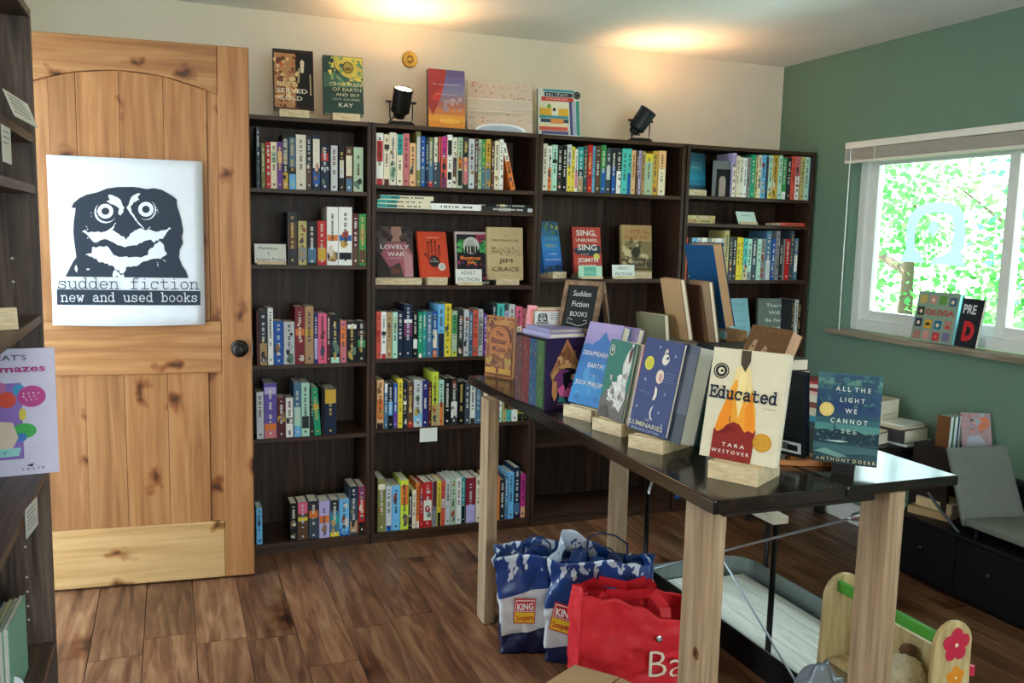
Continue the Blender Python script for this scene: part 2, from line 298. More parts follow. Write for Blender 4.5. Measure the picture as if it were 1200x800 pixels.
ROWS = {'a1': (1.534,
        [(0.3335, 0.3471, 0.243, 'slate', [], 0), (0.3526, 0.3672, 0.179, 'olive', [], 0), (0.3693, 0.3893, 0.184, 'red', [], 0),
         (0.3893, 0.4144, 0.186, 'cream', [('sage', 0.55, 0.8)], 0), (0.4144, 0.4355, 0.187, 'purple', [('apricot', 0.55, 0.8)], 0),
         (0.4358, 0.4598, 0.22, 'black', [('mustard', 0.0, 0.3), ('grey', 0.45, 0.9)], 0),
         (0.4598, 0.4895, 0.218, 'black', [('sky', 0.0, 0.28), ('steel', 0.4, 0.95)], 0), (0.4895, 0.5302, 0.221, 'ivory', [], 0),
         (0.531, 0.5517, 0.219, 'charcoal', [('brown', 0.0, 0.45)], 0),
         (0.5551, 0.5872, 0.223, 'navy', [('ivory', 0.4, 0.93), ('blue', 0.1, 0.35)], 0),
         (0.5896, 0.6233, 0.185, 'navy', [('red', 0.65, 0.82), ('white', 0.45, 0.52)], 0), (0.6307, 0.6584, 0.185, 'silver', [], 0),
         (0.6641, 0.6863, 0.182, 'black', [('silver', 0.3, 0.7)], 0),
         (0.6916, 0.7205, 0.184, 'brown', [('cream', 0.35, 0.8), ('steel', 0.0, 0.28)], 0), (0.725, 0.7654, 0.184, 'sage', [], 0)]),
 'a2': (1.226,
        [(0.4532, 0.4918, 0.215, 'charcoal', [('brown', 0.3, 0.8)], 0), (0.4959, 0.5306, 0.181, 'khaki', [('grey', 0.1, 0.4)], 0),
         (0.5328, 0.5712, 0.18, 'black', [('steel', 0.05, 0.4)], 0), (0.5742, 0.6116, 0.183, 'red', [('mustard', 0.1, 0.4)], 0),
         (0.6131, 0.6605, 0.242, 'white', [('orange', 0.42, 0.52), ('black', 0.1, 0.22)], 0),
         (0.6622, 0.7186, 0.243, 'white', [('blue', 0.42, 0.52), ('black', 0.1, 0.22)], 0),
         (0.7209, 0.7467, 0.218, 'maroon', [('brown', 0.0, 0.35)], 0),
         (0.748, 0.7821, 0.217, 'green', [('brown', 0.05, 0.3), ('olive', 0.5, 0.7)], 0)]),
 'a3': (0.811,
        [(0.3261, 0.335, 0.227, 'maroon', [], 0), (0.3359, 0.3698, 0.227, 'charcoal', [('tan', 0.0, 0.4)], 0),
         (0.3708, 0.3922, 0.237, 'white', [], 0), (0.3938, 0.4338, 0.182, 'blue', [], 0), (0.4347, 0.4794, 0.179, 'silver', [], 0),
         (0.4807, 0.5205, 0.241, 'burgundy', [('orange', 0.5, 0.62)], 0), (0.5214, 0.5575, 0.243, 'tan', [('mustard', 0.5, 0.6)], 0),
         (0.5583, 0.576, 0.213, 'indigo', [('lilac', 0.1, 0.5)], 0), (0.576, 0.6117, 0.213, 'pink', [], 0), (0.613, 0.6278, 0.206, 'maroon', [], 0),
         (0.6278, 0.667, 0.206, 'black', [('mint', 0.0, 0.12), ('navy', 0.15, 0.8)], 0), (0.6692, 0.6965, 0.18, 'rose', [('orange', 0.4, 0.85)], 0),
         (0.6987, 0.7408, 0.177, 'black', [('brown', 0.2, 0.3), ('white', 0.82, 0.92)], 0),
         (0.7422, 0.786, 0.177, 'black', [('brown', 0.65, 0.75), ('green', 0.35, 0.55)], 0)]),
 'a4': (0.5,
        [(0.3222, 0.3509, 0.198, 'silver', [], 0),
         (0.3521, 0.4043, 0.234, 'violet', [('lilac', 0.8, 0.93), ('orange', 0.15, 0.27), ('rose', 0.0, 0.15)], 0),
         (0.4059, 0.44, 0.169, 'maroon', [('mustard', 0.4, 0.55)], 0), (0.4408, 0.4707, 0.168, 'white', [('black', 0.35, 0.5)], 0),
         (0.4729, 0.5038, 0.232, 'steel', [('mint', 0.2, 0.55), ('sky', 0.0, 0.2)], 0),
         (0.5051, 0.5384, 0.231, 'mint', [('charcoal', 0.15, 0.38)], 0), (0.5418, 0.5583, 0.207, 'charcoal', [], 0),
         (0.5597, 0.5875, 0.208, 'emerald', [('mustard', 0.55, 0.65)], -4.0), (0.5898, 0.601, 0.203, 'black', [], 0),
         (0.6019, 0.6532, 0.201, 'navy', [('mustard', 0.68, 0.98)], 0)]),
 'a5': (0.045,
        [(0.3157, 0.3397, 0.159, 'sky', [], 0), (0.4551, 0.4851, 0.165, 'black', [], 0),
         (0.4862, 0.5305, 0.167, 'brown', [('pink', 0.7, 1.0), ('yellow', 0.5, 0.6)], 0),
         (0.5333, 0.5753, 0.166, 'slate', [('orange', 0.55, 0.75), ('charcoal', 0.75, 1.0)], 0),
         (0.5769, 0.6225, 0.165, 'lilac', [('orange', 0.4, 0.6)], 0),
         (0.6248, 0.6653, 0.164, 'steel', [('charcoal', 0.7, 1.0), ('yellow', 0.0, 0.12), ('teal', 0.35, 0.6)], 0),
         (0.6653, 0.7083, 0.163, 'sky', [('blue', 0.0, 0.2)], 0), (0.71, 0.7465, 0.217, 'slate', [('navy', 0.75, 1.0), ('tan', 0.05, 0.3)], 0),
         (0.7494, 0.7891, 0.213, 'red', [('plum', 0.72, 1.0), ('black', 0.0, 0.25)], 0)]),
 'b1': (1.567,
        [(0.8202, 0.8505, 0.215, 'white', [('red', 0.0, 0.12), ('red', 0.45, 0.85)], 0),
         (0.8524, 0.8774, 0.211, 'cream', [('maroon', 0.0, 0.12), ('black', 0.7, 0.8)], 0), (0.8786, 0.9075, 0.22, 'ivory', [('sage', 0.1, 0.45)], 0),
         (0.9087, 0.9359, 0.214, 'cream', [('teal', 0.6, 1.0)], 0), (0.9371, 0.9644, 0.22, 'rose', [], 0), (0.9661, 0.9929, 0.182, 'apricot', [], 0),
         (0.9936, 1.013, 0.239, 'olive', [('silver', 0.3, 0.9)], 0), (1.0146, 1.0341, 0.213, 'blue', [('steel', 0.1, 0.4)], 0),
         (1.0354, 1.0474, 0.209, 'navy', [], 0), (1.0487, 1.069, 0.21, 'steel', [('olive', 0.5, 1.0), ('red', 0.0, 0.12)], 0),
         (1.0703, 1.0906, 0.212, 'slate', [('cream', 0.5, 1.0)], 0), (1.0919, 1.1034, 0.216, 'slate', [('coral', 0.5, 1.0)], 0),
         (1.1046, 1.1316, 0.217, 'coral', [('magenta', 0.6, 1.0), ('plum', 0.0, 0.2)], 0),
         (1.1327, 1.1553, 0.226, 'white', [('black', 0.62, 0.9), ('black', 0.15, 0.3)], 0),
         (1.1567, 1.1781, 0.217, 'ivory', [('brown', 0.1, 0.6)], 0),
         (1.1794, 1.2021, 0.218, 'sage', [('orange', 0.38, 0.6), ('black', 0.05, 0.35)], 0),
         (1.2034, 1.2288, 0.222, 'charcoal', [('rose', 0.1, 0.6)], 0), (1.2303, 1.2572, 0.215, 'silver', [], 0),
         (1.2584, 1.2742, 0.22, 'brown', [], 0), (1.2757, 1.2909, 0.216, 'sage', [], 0), (1.2922, 1.3088, 0.216, 'green', [('steel', 0.0, 0.45)], 0),
         (1.3101, 1.3327, 0.218, 'mustard', [('steel', 0.0, 0.42)], 0), (1.3343, 1.349, 0.209, 'brown', [], 0),
         (1.3503, 1.3731, 0.212, 'cream', [], 0), (1.3749, 1.3938, 0.221, 'white', [], 0),
         (1.4334, 1.4552, 0.209, 'orange', [('white', 0.62, 1.0)], -14.0)]),
 'b3': (0.823,
        [(0.8238, 0.8455, 0.205, 'coral', [('red', 0.5, 0.6)], 0), (0.8462, 0.8687, 0.204, 'white', [('red', 0.0, 0.1), ('black', 0.5, 0.58)], 0),
         (0.87, 0.8945, 0.202, 'tan', [], 0), (0.8957, 0.9178, 0.202, 'mint', [('sage', 0.6, 0.9)], 0), (0.919, 0.9437, 0.207, 'navy', [], 0),
         (0.9454, 0.9849, 0.235, 'navy', [('plum', 0.4, 0.65), ('white', 0.66, 0.72)], 0), (0.9865, 1.009, 0.204, 'black', [('white', 0.2, 0.4)], 0),
         (1.0103, 1.029, 0.2, 'emerald', [('white', 0.0, 0.08)], 0), (1.0303, 1.0471, 0.203, 'teal', [], 0), (1.0484, 1.0744, 0.203, 'steel', [], 0),
         (1.0757, 1.0992, 0.203, 'blue', [('cream', 0.2, 0.6), ('orange', 0.0, 0.15)], 0), (1.1, 1.1309, 0.235, 'sky', [('navy', 0.0, 0.45)], 0),
         (1.1321, 1.1631, 0.237, 'yellow', [], 0), (1.165, 1.1909, 0.205, 'sage', [('lime', 0.0, 0.12), ('green', 0.5, 0.9)], 0),
         (1.1922, 1.2195, 0.207, 'charcoal', [], 0), (1.2208, 1.2449, 0.211, 'silver', [], 0), (1.2464, 1.2633, 0.201, 'steel', [], 0),
         (1.2645, 1.2882, 0.207, 'coral', [], 0), (1.2895, 1.3132, 0.21, 'silver', [('grey', 0.2, 0.8)], 0), (1.315, 1.3321, 0.191, 'purple', [], 0),
         (1.355, 1.3756, 0.235, 'charcoal', [], 0), (1.3784, 1.4136, 0.235, 'turquoise', [], 0), (1.4157, 1.4352, 0.203, 'lilac', [], 0),
         (1.4358, 1.4644, 0.232, 'silver', [], 0), (1.4689, 1.5012, 0.222, 'pink', [('cream', 0.0, 0.6)], 0),
         (1.5028, 1.5226, 0.212, 'rose', [('brown', 0.0, 0.6)], 0), (1.5263, 1.5475, 0.182, 'lime', [], 0)]),
 'b4': (0.512,
        [(0.8283, 0.8592, 0.218, 'apricot', [('black', 0.0, 0.12), ('orange', 0.2, 0.6)], 0),
         (0.8605, 0.877, 0.201, 'steel', [('white', 0.8, 1.0)], 0), (0.8783, 0.9005, 0.197, 'black', [('sky', 0.3, 0.6)], 0),
         (0.9018, 0.9203, 0.199, 'blue', [('purple', 0.0, 0.35)], 0), (0.9214, 0.9432, 0.218, 'yellow', [], 0),
         (0.9446, 0.9632, 0.201, 'navy', [('white', 0.52, 0.6)], 0), (0.9652, 0.9923, 0.203, 'brown', [('red', 0.0, 0.14)], 0),
         (0.9935, 1.0325, 0.211, 'silver', [('sky', 0.1, 0.3)], 0), (1.0338, 1.0587, 0.207, 'indigo', [], 0),
         (1.0601, 1.0772, 0.196, 'maroon', [], 0), (1.0779, 1.1076, 0.244, 'lime', [('tan', 0.0, 0.4)], 0),
         (1.1094, 1.1333, 0.207, 'mint', [('orange', 0.0, 0.5)], 0), (1.1352, 1.1632, 0.213, 'black', [], 0),
         (1.1652, 1.1967, 0.211, 'charcoal', [('white', 0.15, 0.5)], 0), (1.1996, 1.2293, 0.197, 'black', [], 0),
         (1.2314, 1.2558, 0.193, 'slate', [], 0), (1.2574, 1.2833, 0.182, 'white', [('charcoal', 0.0, 0.14)], 0),
         (1.2849, 1.3068, 0.171, 'steel', [], 0), (1.3219, 1.3426, 0.173, 'cream', [], 0), (1.3439, 1.3667, 0.178, 'grey', [], 0),
         (1.3702, 1.3897, 0.177, 'grey', [], 0), (1.391, 1.4127, 0.18, 'mint', [('white', 0.3, 0.9)], 0), (1.4142, 1.4338, 0.176, 'khaki', [], 0),
         (1.4353, 1.4593, 0.171, 'turquoise', [], 0), (1.4606, 1.4882, 0.174, 'white', [], 0),
         (1.4897, 1.5203, 0.169, 'yellow', [('black', 0.0, 0.2)], 0), (1.5228, 1.5428, 0.158, 'black', [], 0)]),
 'b5': (0.045,
        [(0.8337, 0.8695, 0.242, 'olive', [('cream', 0.8, 0.9)], 0), (0.871, 0.8974, 0.207, 'silver', [('blue', 0.0, 0.12)], 0),
         (0.8987, 0.9363, 0.204, 'sky', [], 0), (0.9374, 0.9739, 0.227, 'lime', [('orange', 0.5, 0.9)], 0), (0.9758, 0.9916, 0.162, 'black', [], 0),
         (0.9927, 1.0099, 0.177, 'cream', [], 0), (1.0108, 1.026, 0.209, 'orange', [('white', 0.0, 0.15)], 0),
         (1.0274, 1.0413, 0.201, 'red', [('navy', 0.6, 0.75)], 0), (1.0425, 1.0838, 0.208, 'red', [('ivory', 0.15, 0.6)], 0),
         (1.0851, 1.1059, 0.209, 'grey', [('maroon', 0.45, 1.0)], 0), (1.1072, 1.126, 0.21, 'yellow', [('black', 0.0, 0.3)], 0),
         (1.1274, 1.1463, 0.206, 'coral', [('white', 0.4, 0.6)], 0), (1.1475, 1.1706, 0.214, 'silver', [], 0), (1.1718, 1.1977, 0.218, 'sage', [], 0),
         (1.1991, 1.223, 0.216, 'white', [], 0), (1.2244, 1.2422, 0.214, 'teal', [('black', 0.0, 0.4)], 0),
         (1.2443, 1.2927, 0.212, 'burgundy', [('lilac', 0.0, 0.4)], 0), (1.2947, 1.317, 0.212, 'cream', [], 0), (1.3193, 1.3424, 0.2, 'navy', [], 0),
         (1.3435, 1.373, 0.211, 'apricot', [], 0), (1.3743, 1.4104, 0.212, 'orange', [], 0), (1.4122, 1.435, 0.192, 'charcoal', [], 0),
         (1.4359, 1.4516, 0.211, 'steel', [], 0), (1.4527, 1.4806, 0.223, 'sky', [], 0), (1.4814, 1.5131, 0.244, 'navy', [('steel', 0.1, 0.3)], 0),
         (1.5154, 1.5545, 0.211, 'magenta', [('apricot', 0.0, 0.25)], 0)]),
 'c1': (1.573,
        [(1.574, 1.6054, 0.208, 'ivory', [], 0), (1.6064, 1.6279, 0.199, 'white', [('orange', 0.0, 0.5)], 0),
         (1.629, 1.655, 0.206, 'mint', [('black', 0.6, 0.68)], 0), (1.6565, 1.6801, 0.202, 'charcoal', [], 0),
         (1.6813, 1.7012, 0.204, 'black', [], 0), (1.7023, 1.7261, 0.211, 'silver', [('yellow', 0.0, 0.55)], 0),
         (1.7277, 1.7432, 0.203, 'yellow', [], 0), (1.7449, 1.7592, 0.193, 'white', [('pink', 0.1, 0.5)], 0),
         (1.7601, 1.7881, 0.204, 'teal', [('black', 0.35, 0.5), ('tan', 0.0, 0.35)], 0), (1.7892, 1.8075, 0.21, 'slate', [], 0),
         (1.8086, 1.8329, 0.216, 'red', [], 0), (1.835, 1.8475, 0.212, 'sky', [], 0), (1.8488, 1.8759, 0.213, 'brown', [], 0),
         (1.877, 1.9029, 0.219, 'green', [('blue', 0.0, 0.5)], 0), (1.9055, 1.9295, 0.208, 'slate', [('silver', 0.3, 0.6)], 0),
         (1.9308, 1.9543, 0.209, 'charcoal', [('blue', 0.0, 0.6)], 0), (1.9557, 1.984, 0.208, 'charcoal', [('white', 0.0, 0.5)], 0),
         (1.9853, 2.0151, 0.209, 'turquoise', [], 0), (2.0165, 2.0375, 0.211, 'turquoise', [('blue', 0.0, 0.45)], 0),
         (2.0392, 2.0604, 0.205, 'apricot', [], 0), (2.0621, 2.0744, 0.198, 'brown', [], 0), (2.0755, 2.0899, 0.205, 'lilac', [], 0),
         (2.0914, 2.1093, 0.203, 'tan', [], 0), (2.1112, 2.1528, 0.194, 'sage', [('yellow', 0.8, 1.0)], 0), (2.1536, 2.1801, 0.207, 'mustard', [], 0),
         (2.1814, 2.2228, 0.21, 'apricot', [('cream', 0.0, 0.6)], 0)]),
 'd1': (1.58,
        [(2.603, 2.6243, 0.215, 'lilac', [('cream', 0.0, 0.7)], 0), (2.6266, 2.6423, 0.202, 'cream', [], 0), (2.6442, 2.6677, 0.196, 'ivory', [], 0),
         (2.6693, 2.6893, 0.195, 'white', [], 0), (2.6906, 2.7085, 0.199, 'grey', [], 0), (2.7092, 2.738, 0.212, 'emerald', [], 0),
         (2.7403, 2.7548, 0.202, 'khaki', [], 0), (2.7554, 2.7743, 0.214, 'cream', [], 0), (2.7758, 2.8028, 0.215, 'sky', [], 0),
         (2.805, 2.8146, 0.205, 'slate', [], 0), (2.8154, 2.8403, 0.215, 'mint', [('yellow', 0.0, 0.14)], 0),
         (2.8415, 2.8747, 0.221, 'mustard', [], 0), (2.8765, 2.8994, 0.218, 'mint', [], 0),
         (2.9016, 2.9299, 0.21, 'green', [('white', 0.0, 0.18)], 0), (2.9316, 2.9555, 0.209, 'charcoal', [], 0),
         (2.9556, 2.9804, 0.228, 'coral', [], 0), (2.9816, 3.011, 0.233, 'rose', [('white', 0.0, 0.55)], 0), (3.0135, 3.0385, 0.222, 'khaki', [], 0),
         (3.04, 3.0689, 0.224, 'mint', [], 0), (3.0712, 3.0887, 0.216, 'steel', [], 0)]),
 'd3': (1.17,
        [(2.3489, 2.3661, 0.208, 'coral', [], 0), (2.3683, 2.3863, 0.206, 'charcoal', [], 0), (2.3877, 2.4175, 0.204, 'sky', [], 0),
         (2.4188, 2.4452, 0.207, 'silver', [], 0), (2.4466, 2.4732, 0.207, 'white', [], 0), (2.4748, 2.5015, 0.205, 'grey', [], 0),
         (2.5029, 2.5261, 0.205, 'cream', [], 0), (2.5275, 2.5545, 0.206, 'white', [('coral', 0.5, 0.8)], 0),
         (2.5559, 2.5781, 0.206, 'silver', [], 0), (2.5789, 2.6047, 0.246, 'khaki', [], 0), (2.6092, 2.63, 0.211, 'slate', [], 0),
         (2.6314, 2.6516, 0.211, 'charcoal', [], 0), (2.655, 2.676, 0.214, 'yellow', [], 0), (2.6776, 2.6936, 0.212, 'yellow', [], 0),
         (2.6952, 2.7185, 0.209, 'turquoise', [('apricot', 0.0, 0.35)], 0), (2.7202, 2.745, 0.207, 'mint', [('grey', 0.0, 0.2)], 0),
         (2.7461, 2.774, 0.213, 'slate', [], 0), (2.7759, 2.7987, 0.208, 'mint', [], 0), (2.8002, 2.828, 0.208, 'grey', [], 0),
         (2.8288, 2.8619, 0.249, 'steel', [('silver', 0.0, 0.4)], 0), (2.8663, 2.8862, 0.21, 'blue', [], 0), (2.887, 2.9106, 0.25, 'grey', [], 0),
         (2.9151, 2.9362, 0.21, 'charcoal', [], 0), (2.9377, 2.9483, 0.211, 'grey', [], 0), (2.9498, 2.9786, 0.211, 'red', [], 0),
         (2.9794, 3.0014, 0.261, 'slate', [], 0), (3.0066, 3.0295, 0.215, 'steel', [('white', 0.2, 0.6)], 0)]),
 'd4': (0.828, [(3.0125, 3.0293, 0.24, 'charcoal', [], 0), (3.0309, 3.0529, 0.24, 'silver', [], 0), (3.0548, 3.0734, 0.236, 'black', [], 0)]),
 'd6': (0.067,
        [(2.3522, 2.3915, 0.074, 'blue', [('white', 0.5, 1.0)], 0), (2.3945, 2.4127, 0.072, 'black', [], 0),
         (2.415, 2.4323, 0.065, 'silver', [('black', 0.3, 0.7)], 0), (2.4343, 2.4547, 0.064, 'green', [], 0)])}
# ================================================================== THE ROOM
XL, XR, YB, YF, ZC = -0.62, 3.11, 4.03, -2.5, 2.297
fl = struct(bx('floor', XL - .1, XR + .1, YF - .1, YB + .1, -0.10, -0.012, M('2a1c15')))
rnd = random.Random(11)
PW = 0.163
kx = -6; x = 0.217 + kx * PW; meshes = {}
while x < XR:
    x1 = min(x + PW, XR); y = YF - rnd.uniform(0, 1.1)
    cuts = []
    if abs(x - 0.217) < .01: y = 2.925 - 1.22 * 5
    elif abs(x - (0.217 + PW)) < .01: y = 2.68 - 1.22 * 5
    elif abs(x - (0.217 + 3 * PW)) < .01: y = 2.95 - 1.22 * 5
    elif abs(x - (0.217 - 3 * PW)) < .01: y = 2.93 - 1.22 * 5
    xx0 = max(x, XL)
    while y < YB and x1 > XL:
        y0, y1 = max(y, YF), min(y + 1.22, YB)
        if y1 - y0 > .02:
            m = MB(); cx, cy = (xx0 + x1) / 2, (y0 + y1) / 2; g = .0009; bv = .0014; a, b = xx0 + g - cx, x1 - g - cx; c, d = y0 + g - cy, y1 - g - cy
            m.hexa([(a, c, -.010), (b, c, -.010), (b, d, -.010), (a, d, -.010), (a, c, -bv), (b, c, -bv), (b, d, -bv), (a, d, -bv)], FLOORM)
            m.hexa([(a, c, -bv), (b, c, -bv), (b, d, -bv), (a, d, -bv), (a + bv, c + bv, 0), (b - bv, c + bv, 0), (b - bv, d - bv, 0), (a + bv, d - bv, 0)], FLOORM)
            o = m.obj('plank', None); o.location = (cx, cy, 0); o.parent = fl; o.matrix_parent_inverse = fl.matrix_world.inverted()
            o.location = (cx - fl.location.x, cy - fl.location.y, -fl.location.z); o.matrix_parent_inverse = Matrix.Identity(4)
        y += 1.22
    x += PW
struct(bx('ceiling', XL - .1, XR + .1, YF - .1, YB + .1, ZC, ZC + .1, CEIL))
struct(bx('wall_back', XL - .1, XR + .1, YB, YB + .1, -.1, ZC, WALLW))
m = MB()   # left wall with its doorway (Y 2.66..3.56)
m.box(XL - .1, XL, YF, 2.66, 0, ZC, WALLW); m.box(XL - .1, XL, 3.60, YB, 0, ZC, WALLW); m.box(XL - .1, XL, 2.66, 3.60, 2.05, ZC, WALLW)
struct(m.obj('wall_left'))
m = MB()   # wall behind the viewer with a wide shop window
m.box(XL, XR, YF - .1, YF, 0, .75, WALLW); m.box(XL, XR, YF - .1, YF, 2.15, ZC, WALLW); m.box(XL, -.4, YF - .1, YF, .75, 2.15, WALLW); m.box(2.2, XR, YF - .1, YF, .75, 2.15, WALLW)
struct(m.obj('wall_front'))
WY0, WY1, WZ0, WZ1 = 1.70, 3.465, 0.945, 1.80
m = MB()
m.box(XR, XR + .16, YF, WY0, 0, ZC, WALLG); m.box(XR, XR + .16, WY1, YB, 0, ZC, WALLG)
m.box(XR, XR + .16, WY0, WY1, 0, WZ0 - .02, WALLG); m.box(XR, XR + .16, WY0, WY1, WZ1 + .03, ZC, WALLG)
struct(m.obj('wall_right'))
struct(bx('baseboard_right', XR - .014, XR, YF, YB, 0, .10, TRIMW, bevel=.003))
struct(bx('baseboard_back', XL, .03, YB - .014, YB, 0, .10, TRIMW, bevel=.003))
# ---- window: vinyl frame, two sashes, panes, sill, mini-blind drawn up
GLASS = bpy.data.materials.new('window_glass'); GLASS.use_nodes = True; n = GLASS.node_tree.nodes; l = GLASS.node_tree.links
n.remove(n['Principled BSDF']); tr = n.new('ShaderNodeBsdfTransparent'); gl = n.new('ShaderNodeBsdfGlossy'); gl.inputs['Roughness'].default_value = .02
fr = n.new('ShaderNodeFresnel'); fr.inputs['IOR'].default_value = 1.25; mxs = n.new('ShaderNodeMixShader'); tr.inputs['Color'].default_value = (.94, .98, .97, 1)
l.new(fr.outputs[0], mxs.inputs[0]); l.new(tr.outputs[0], mxs.inputs[1]); l.new(gl.outputs[0], mxs.inputs[2]); l.new(mxs.outputs[0], n['Material Output'].inputs[0])
VIN = M('dcdedc', .35); win = E('window_1', None, None, (XR, WY0, WZ0)); win['kind'] = 'structure'
def wb(name, x0, x1, y0, y1, z0, z1, mat=VIN, bev=.002, par=win):
    o = bx(name, x0, x1, y0, y1, z0, z1, mat, None, bev)
    o.parent = par; base = Vector((0, 0, 0)); q = par
    while q: base += q.location; q = q.parent
    o.location -= base; return o
def frame(name, x0, x1, y0, y1, z0, z1, wd, wt=None, wbm=None, par=win):
    m = MB(); wt = wt or wd; wbm = wbm or wd
    m.box(x0, x1, y0, y0 + wd, z0, z1, VIN); m.box(x0, x1, y1 - wd, y1, z0, z1, VIN); m.box(x0, x1, y0 + wd, y1 - wd, z0, z0 + wbm, VIN); m.box(x0, x1, y0 + wd, y1 - wd, z1 - wt, z1, VIN)
    for i, p in enumerate(m.v): m.v[i] = (p[0] - XR, p[1] - WY0, p[2] - WZ0)
    return m.obj(name, par, bevel=.003)
frame('window_frame', XR + .055, XR + .135, WY0, WY1, WZ0, WZ1 + .03, .05)
MID = 2.615
frame('sash', XR + .075, XR + .11, MID - .012, WY1 - .05, WZ0 + .05, WZ1 - .01, .048)
frame('sash', XR + .06, XR + .095, WY0 + .05, MID + .03, WZ0 + .05, WZ1 - .01, .048)
for a, b, xx in ((MID + .036, WY1 - .098, .092), (WY0 + .098, MID - .018, .077)):
    wb('pane', XR + xx, XR + xx + .004, a, b, WZ0 + .098, WZ1 - .058, GLASS, 0)
SILLM = wood('window_sill_wood', '6e6458', '8e8272', 'a89b8a', (10, .6, 10), .45, 3)
wb('window_sill', XR - .045, XR + .055, WY0 - .06, WY1 + .06, WZ0 - .026, WZ0, SILLM, .003)
bl = E('window_blind', 'white mini blind drawn up under its head rail at the top of the window', 'blind', (XR - .02, (WY0 + WY1) / 2, WZ1))
L2 = (WY1 - WY0) / 2 + .012
o = bx('head_rail', -.022, .018, -L2, L2, .018, .050, M('e2ded6', .5), bl, .003)
for i in range(9):
    o = bx('slat', -.024, .016, -L2 + .004, L2 - .004, -.034 + i * .0055, -.0315 + i * .0055, M('d8d0c6', .5), bl)
bx('bottom_rail', -.024, .016, -L2 + .004, L2 - .004, -.050, -.037, M('dcd6cc', .5), bl, .002)
m = MB(); m.tube([(-.026, L2 - .045, .02), (-.026, L2 - .045, -.45), (-.024, L2 - .047, -.86)], .0022, M('e8ecec', .3), 6); m.obj('wand', bl)
for yy in (-L2 + .2, L2 - .2):
    m = MB(); m.tube([(-.026, yy, .02), (-.026, yy, -.05)], .0015, M('f0f0f0'), 5); m.obj('lift_cord', bl)

# ---- owl outline, traced once, used for the shop's poster, window sticker and card
def Z2(p): return p
OWL = [(92,205),(108,170),(150,135),(200,110),(285,92),(350,65),(430,55),(550,55),(600,62),(645,72),(700,65),(760,78),(815,110),(860,140),(878,158),(870,165),(875,210),(890,250),(905,310),(918,385),(905,430),(915,470),(890,520),(882,580),(905,640),(935,680),(952,735),(600,730),(38,722),(60,680),(95,610),(120,575),(112,500),(105,440),(102,380),(108,300),(118,240),(122,208)]
BROW_L = [(360,112),(395,115),(440,140),(460,175),(478,205),(470,240),(450,265),(432,255),(440,215),(415,195),(380,180),(345,158),(372,150)]
BROW_R = [(598,102),(560,112),(530,130),(515,170),(495,205),(512,235),(540,275),(575,325),(625,365),(600,335),(565,290),(530,235),(520,200),(545,170),(590,150),(575,130)]
CHEEK = [(165,385),(185,370),(205,388),(250,388),(330,385),(360,370),(410,318),(415,325),(385,372),(430,400),(488,440),(530,395),(580,365),(650,372),(700,385),(760,378),(795,372),(812,355),(825,365),(800,385),(765,440),(735,440),(700,470),(665,445),(615,460),(560,490),(515,492),(475,502),(430,488),(380,460),(330,440),(295,450),(270,465),(240,455),(215,425),(200,405)]
BIB = [(185,558),(225,548),(235,505),(290,492),(350,498),(372,530),(390,560),(440,575),(520,578),(590,580),(640,565),(660,520),(700,480),(735,455),(770,490),(775,530),(790,555),(760,575),(740,592),(690,588),(650,600),(600,615),(560,645),(520,650),(480,655),(470,690),(440,700),(430,675),(400,665),(385,640),(330,625),(285,615),(265,585),(215,572)]
CHEST = [(385,690),(400,668),(425,690),(440,712),(465,705),(468,732),(440,732),(415,715),(400,728),(385,725)]
BEAK = [(488,240),(515,262),(550,310),(572,340),(530,385),(500,425),(486,448),(470,420),(430,385),(402,360),(430,300),(460,262)]
def owl_polys(ink, paper, tf, n=18):
    """tf maps owl drawing coordinates to (u, v)"""
    def T(pl): return [tf(*p) for p in pl]
    def jag(pl, s, a=5):
        r = random.Random(s); o = []
        for (x0, y0), (x1, y1) in zip(pl, pl[1:] + pl[:1]):
            k = max(1, int(math.hypot(x1 - x0, y1 - y0) / 14))
            for i in range(k):
                t = i / k; q = a if i else 0; o.append((x0 + (x1 - x0) * t + r.uniform(-q, q), y0 + (y1 - y0) * t + r.uniform(-q, q)))
        return o
    def d(cx, cy, r, s=1): return disc(cx, cy, r, 22, r * s)
    out = [(ink, T(OWL))]
    for c, (cx, cy) in enumerate(((338, 237), (638, 225))):
        out.append((paper, T(jag(d(cx, cy - (0 if c else -6), 81 if not c else 77, .98), 3 + c, 3)))); out.append((ink, T(d(cx + (9 if not c else -7), cy - 5, 78 if not c else 75, 1.02))))
        out.append((paper, T(d(cx, cy - 4, 58, .95)))); out.append((ink, T(d(cx, cy - 4, 29, .92))))
    out += [(paper, T(jag(BROW_L, 1))), (paper, T(jag(BROW_R, 2))), (paper, T(jag(CHEEK, 3, 6))), (paper, T(jag(BIB, 4, 7))), (paper, T(jag(CHEST, 5, 4))), (ink, T(BEAK))]
    r = random.Random(9)
    for i in range(46):
        a = r.choice([(230, 330, 200, 330), (660, 360, 60, 30), (560, 120, 60, 40), (640, 300, 110, 50), (740, 600, 140, 110), (110, 620, 60, 90), (720, 230, 60, 60)])
        cx, cy = a[0] + r.uniform(-.3, .5) * a[2] * .6, a[1] + r.uniform(-.4, .6) * a[3]
        if 130 < cx < 880 and 90 < cy < 710: out.append((paper, T(disc(cx, cy, r.uniform(1.5, 5), 6, None, .4, i))))
    out += [(paper, T(disc(118, 660, 9, 9, 26, .3, 5))), (paper, T(disc(203, 667, 13, 8, 6, .2, 6)))]
    return out
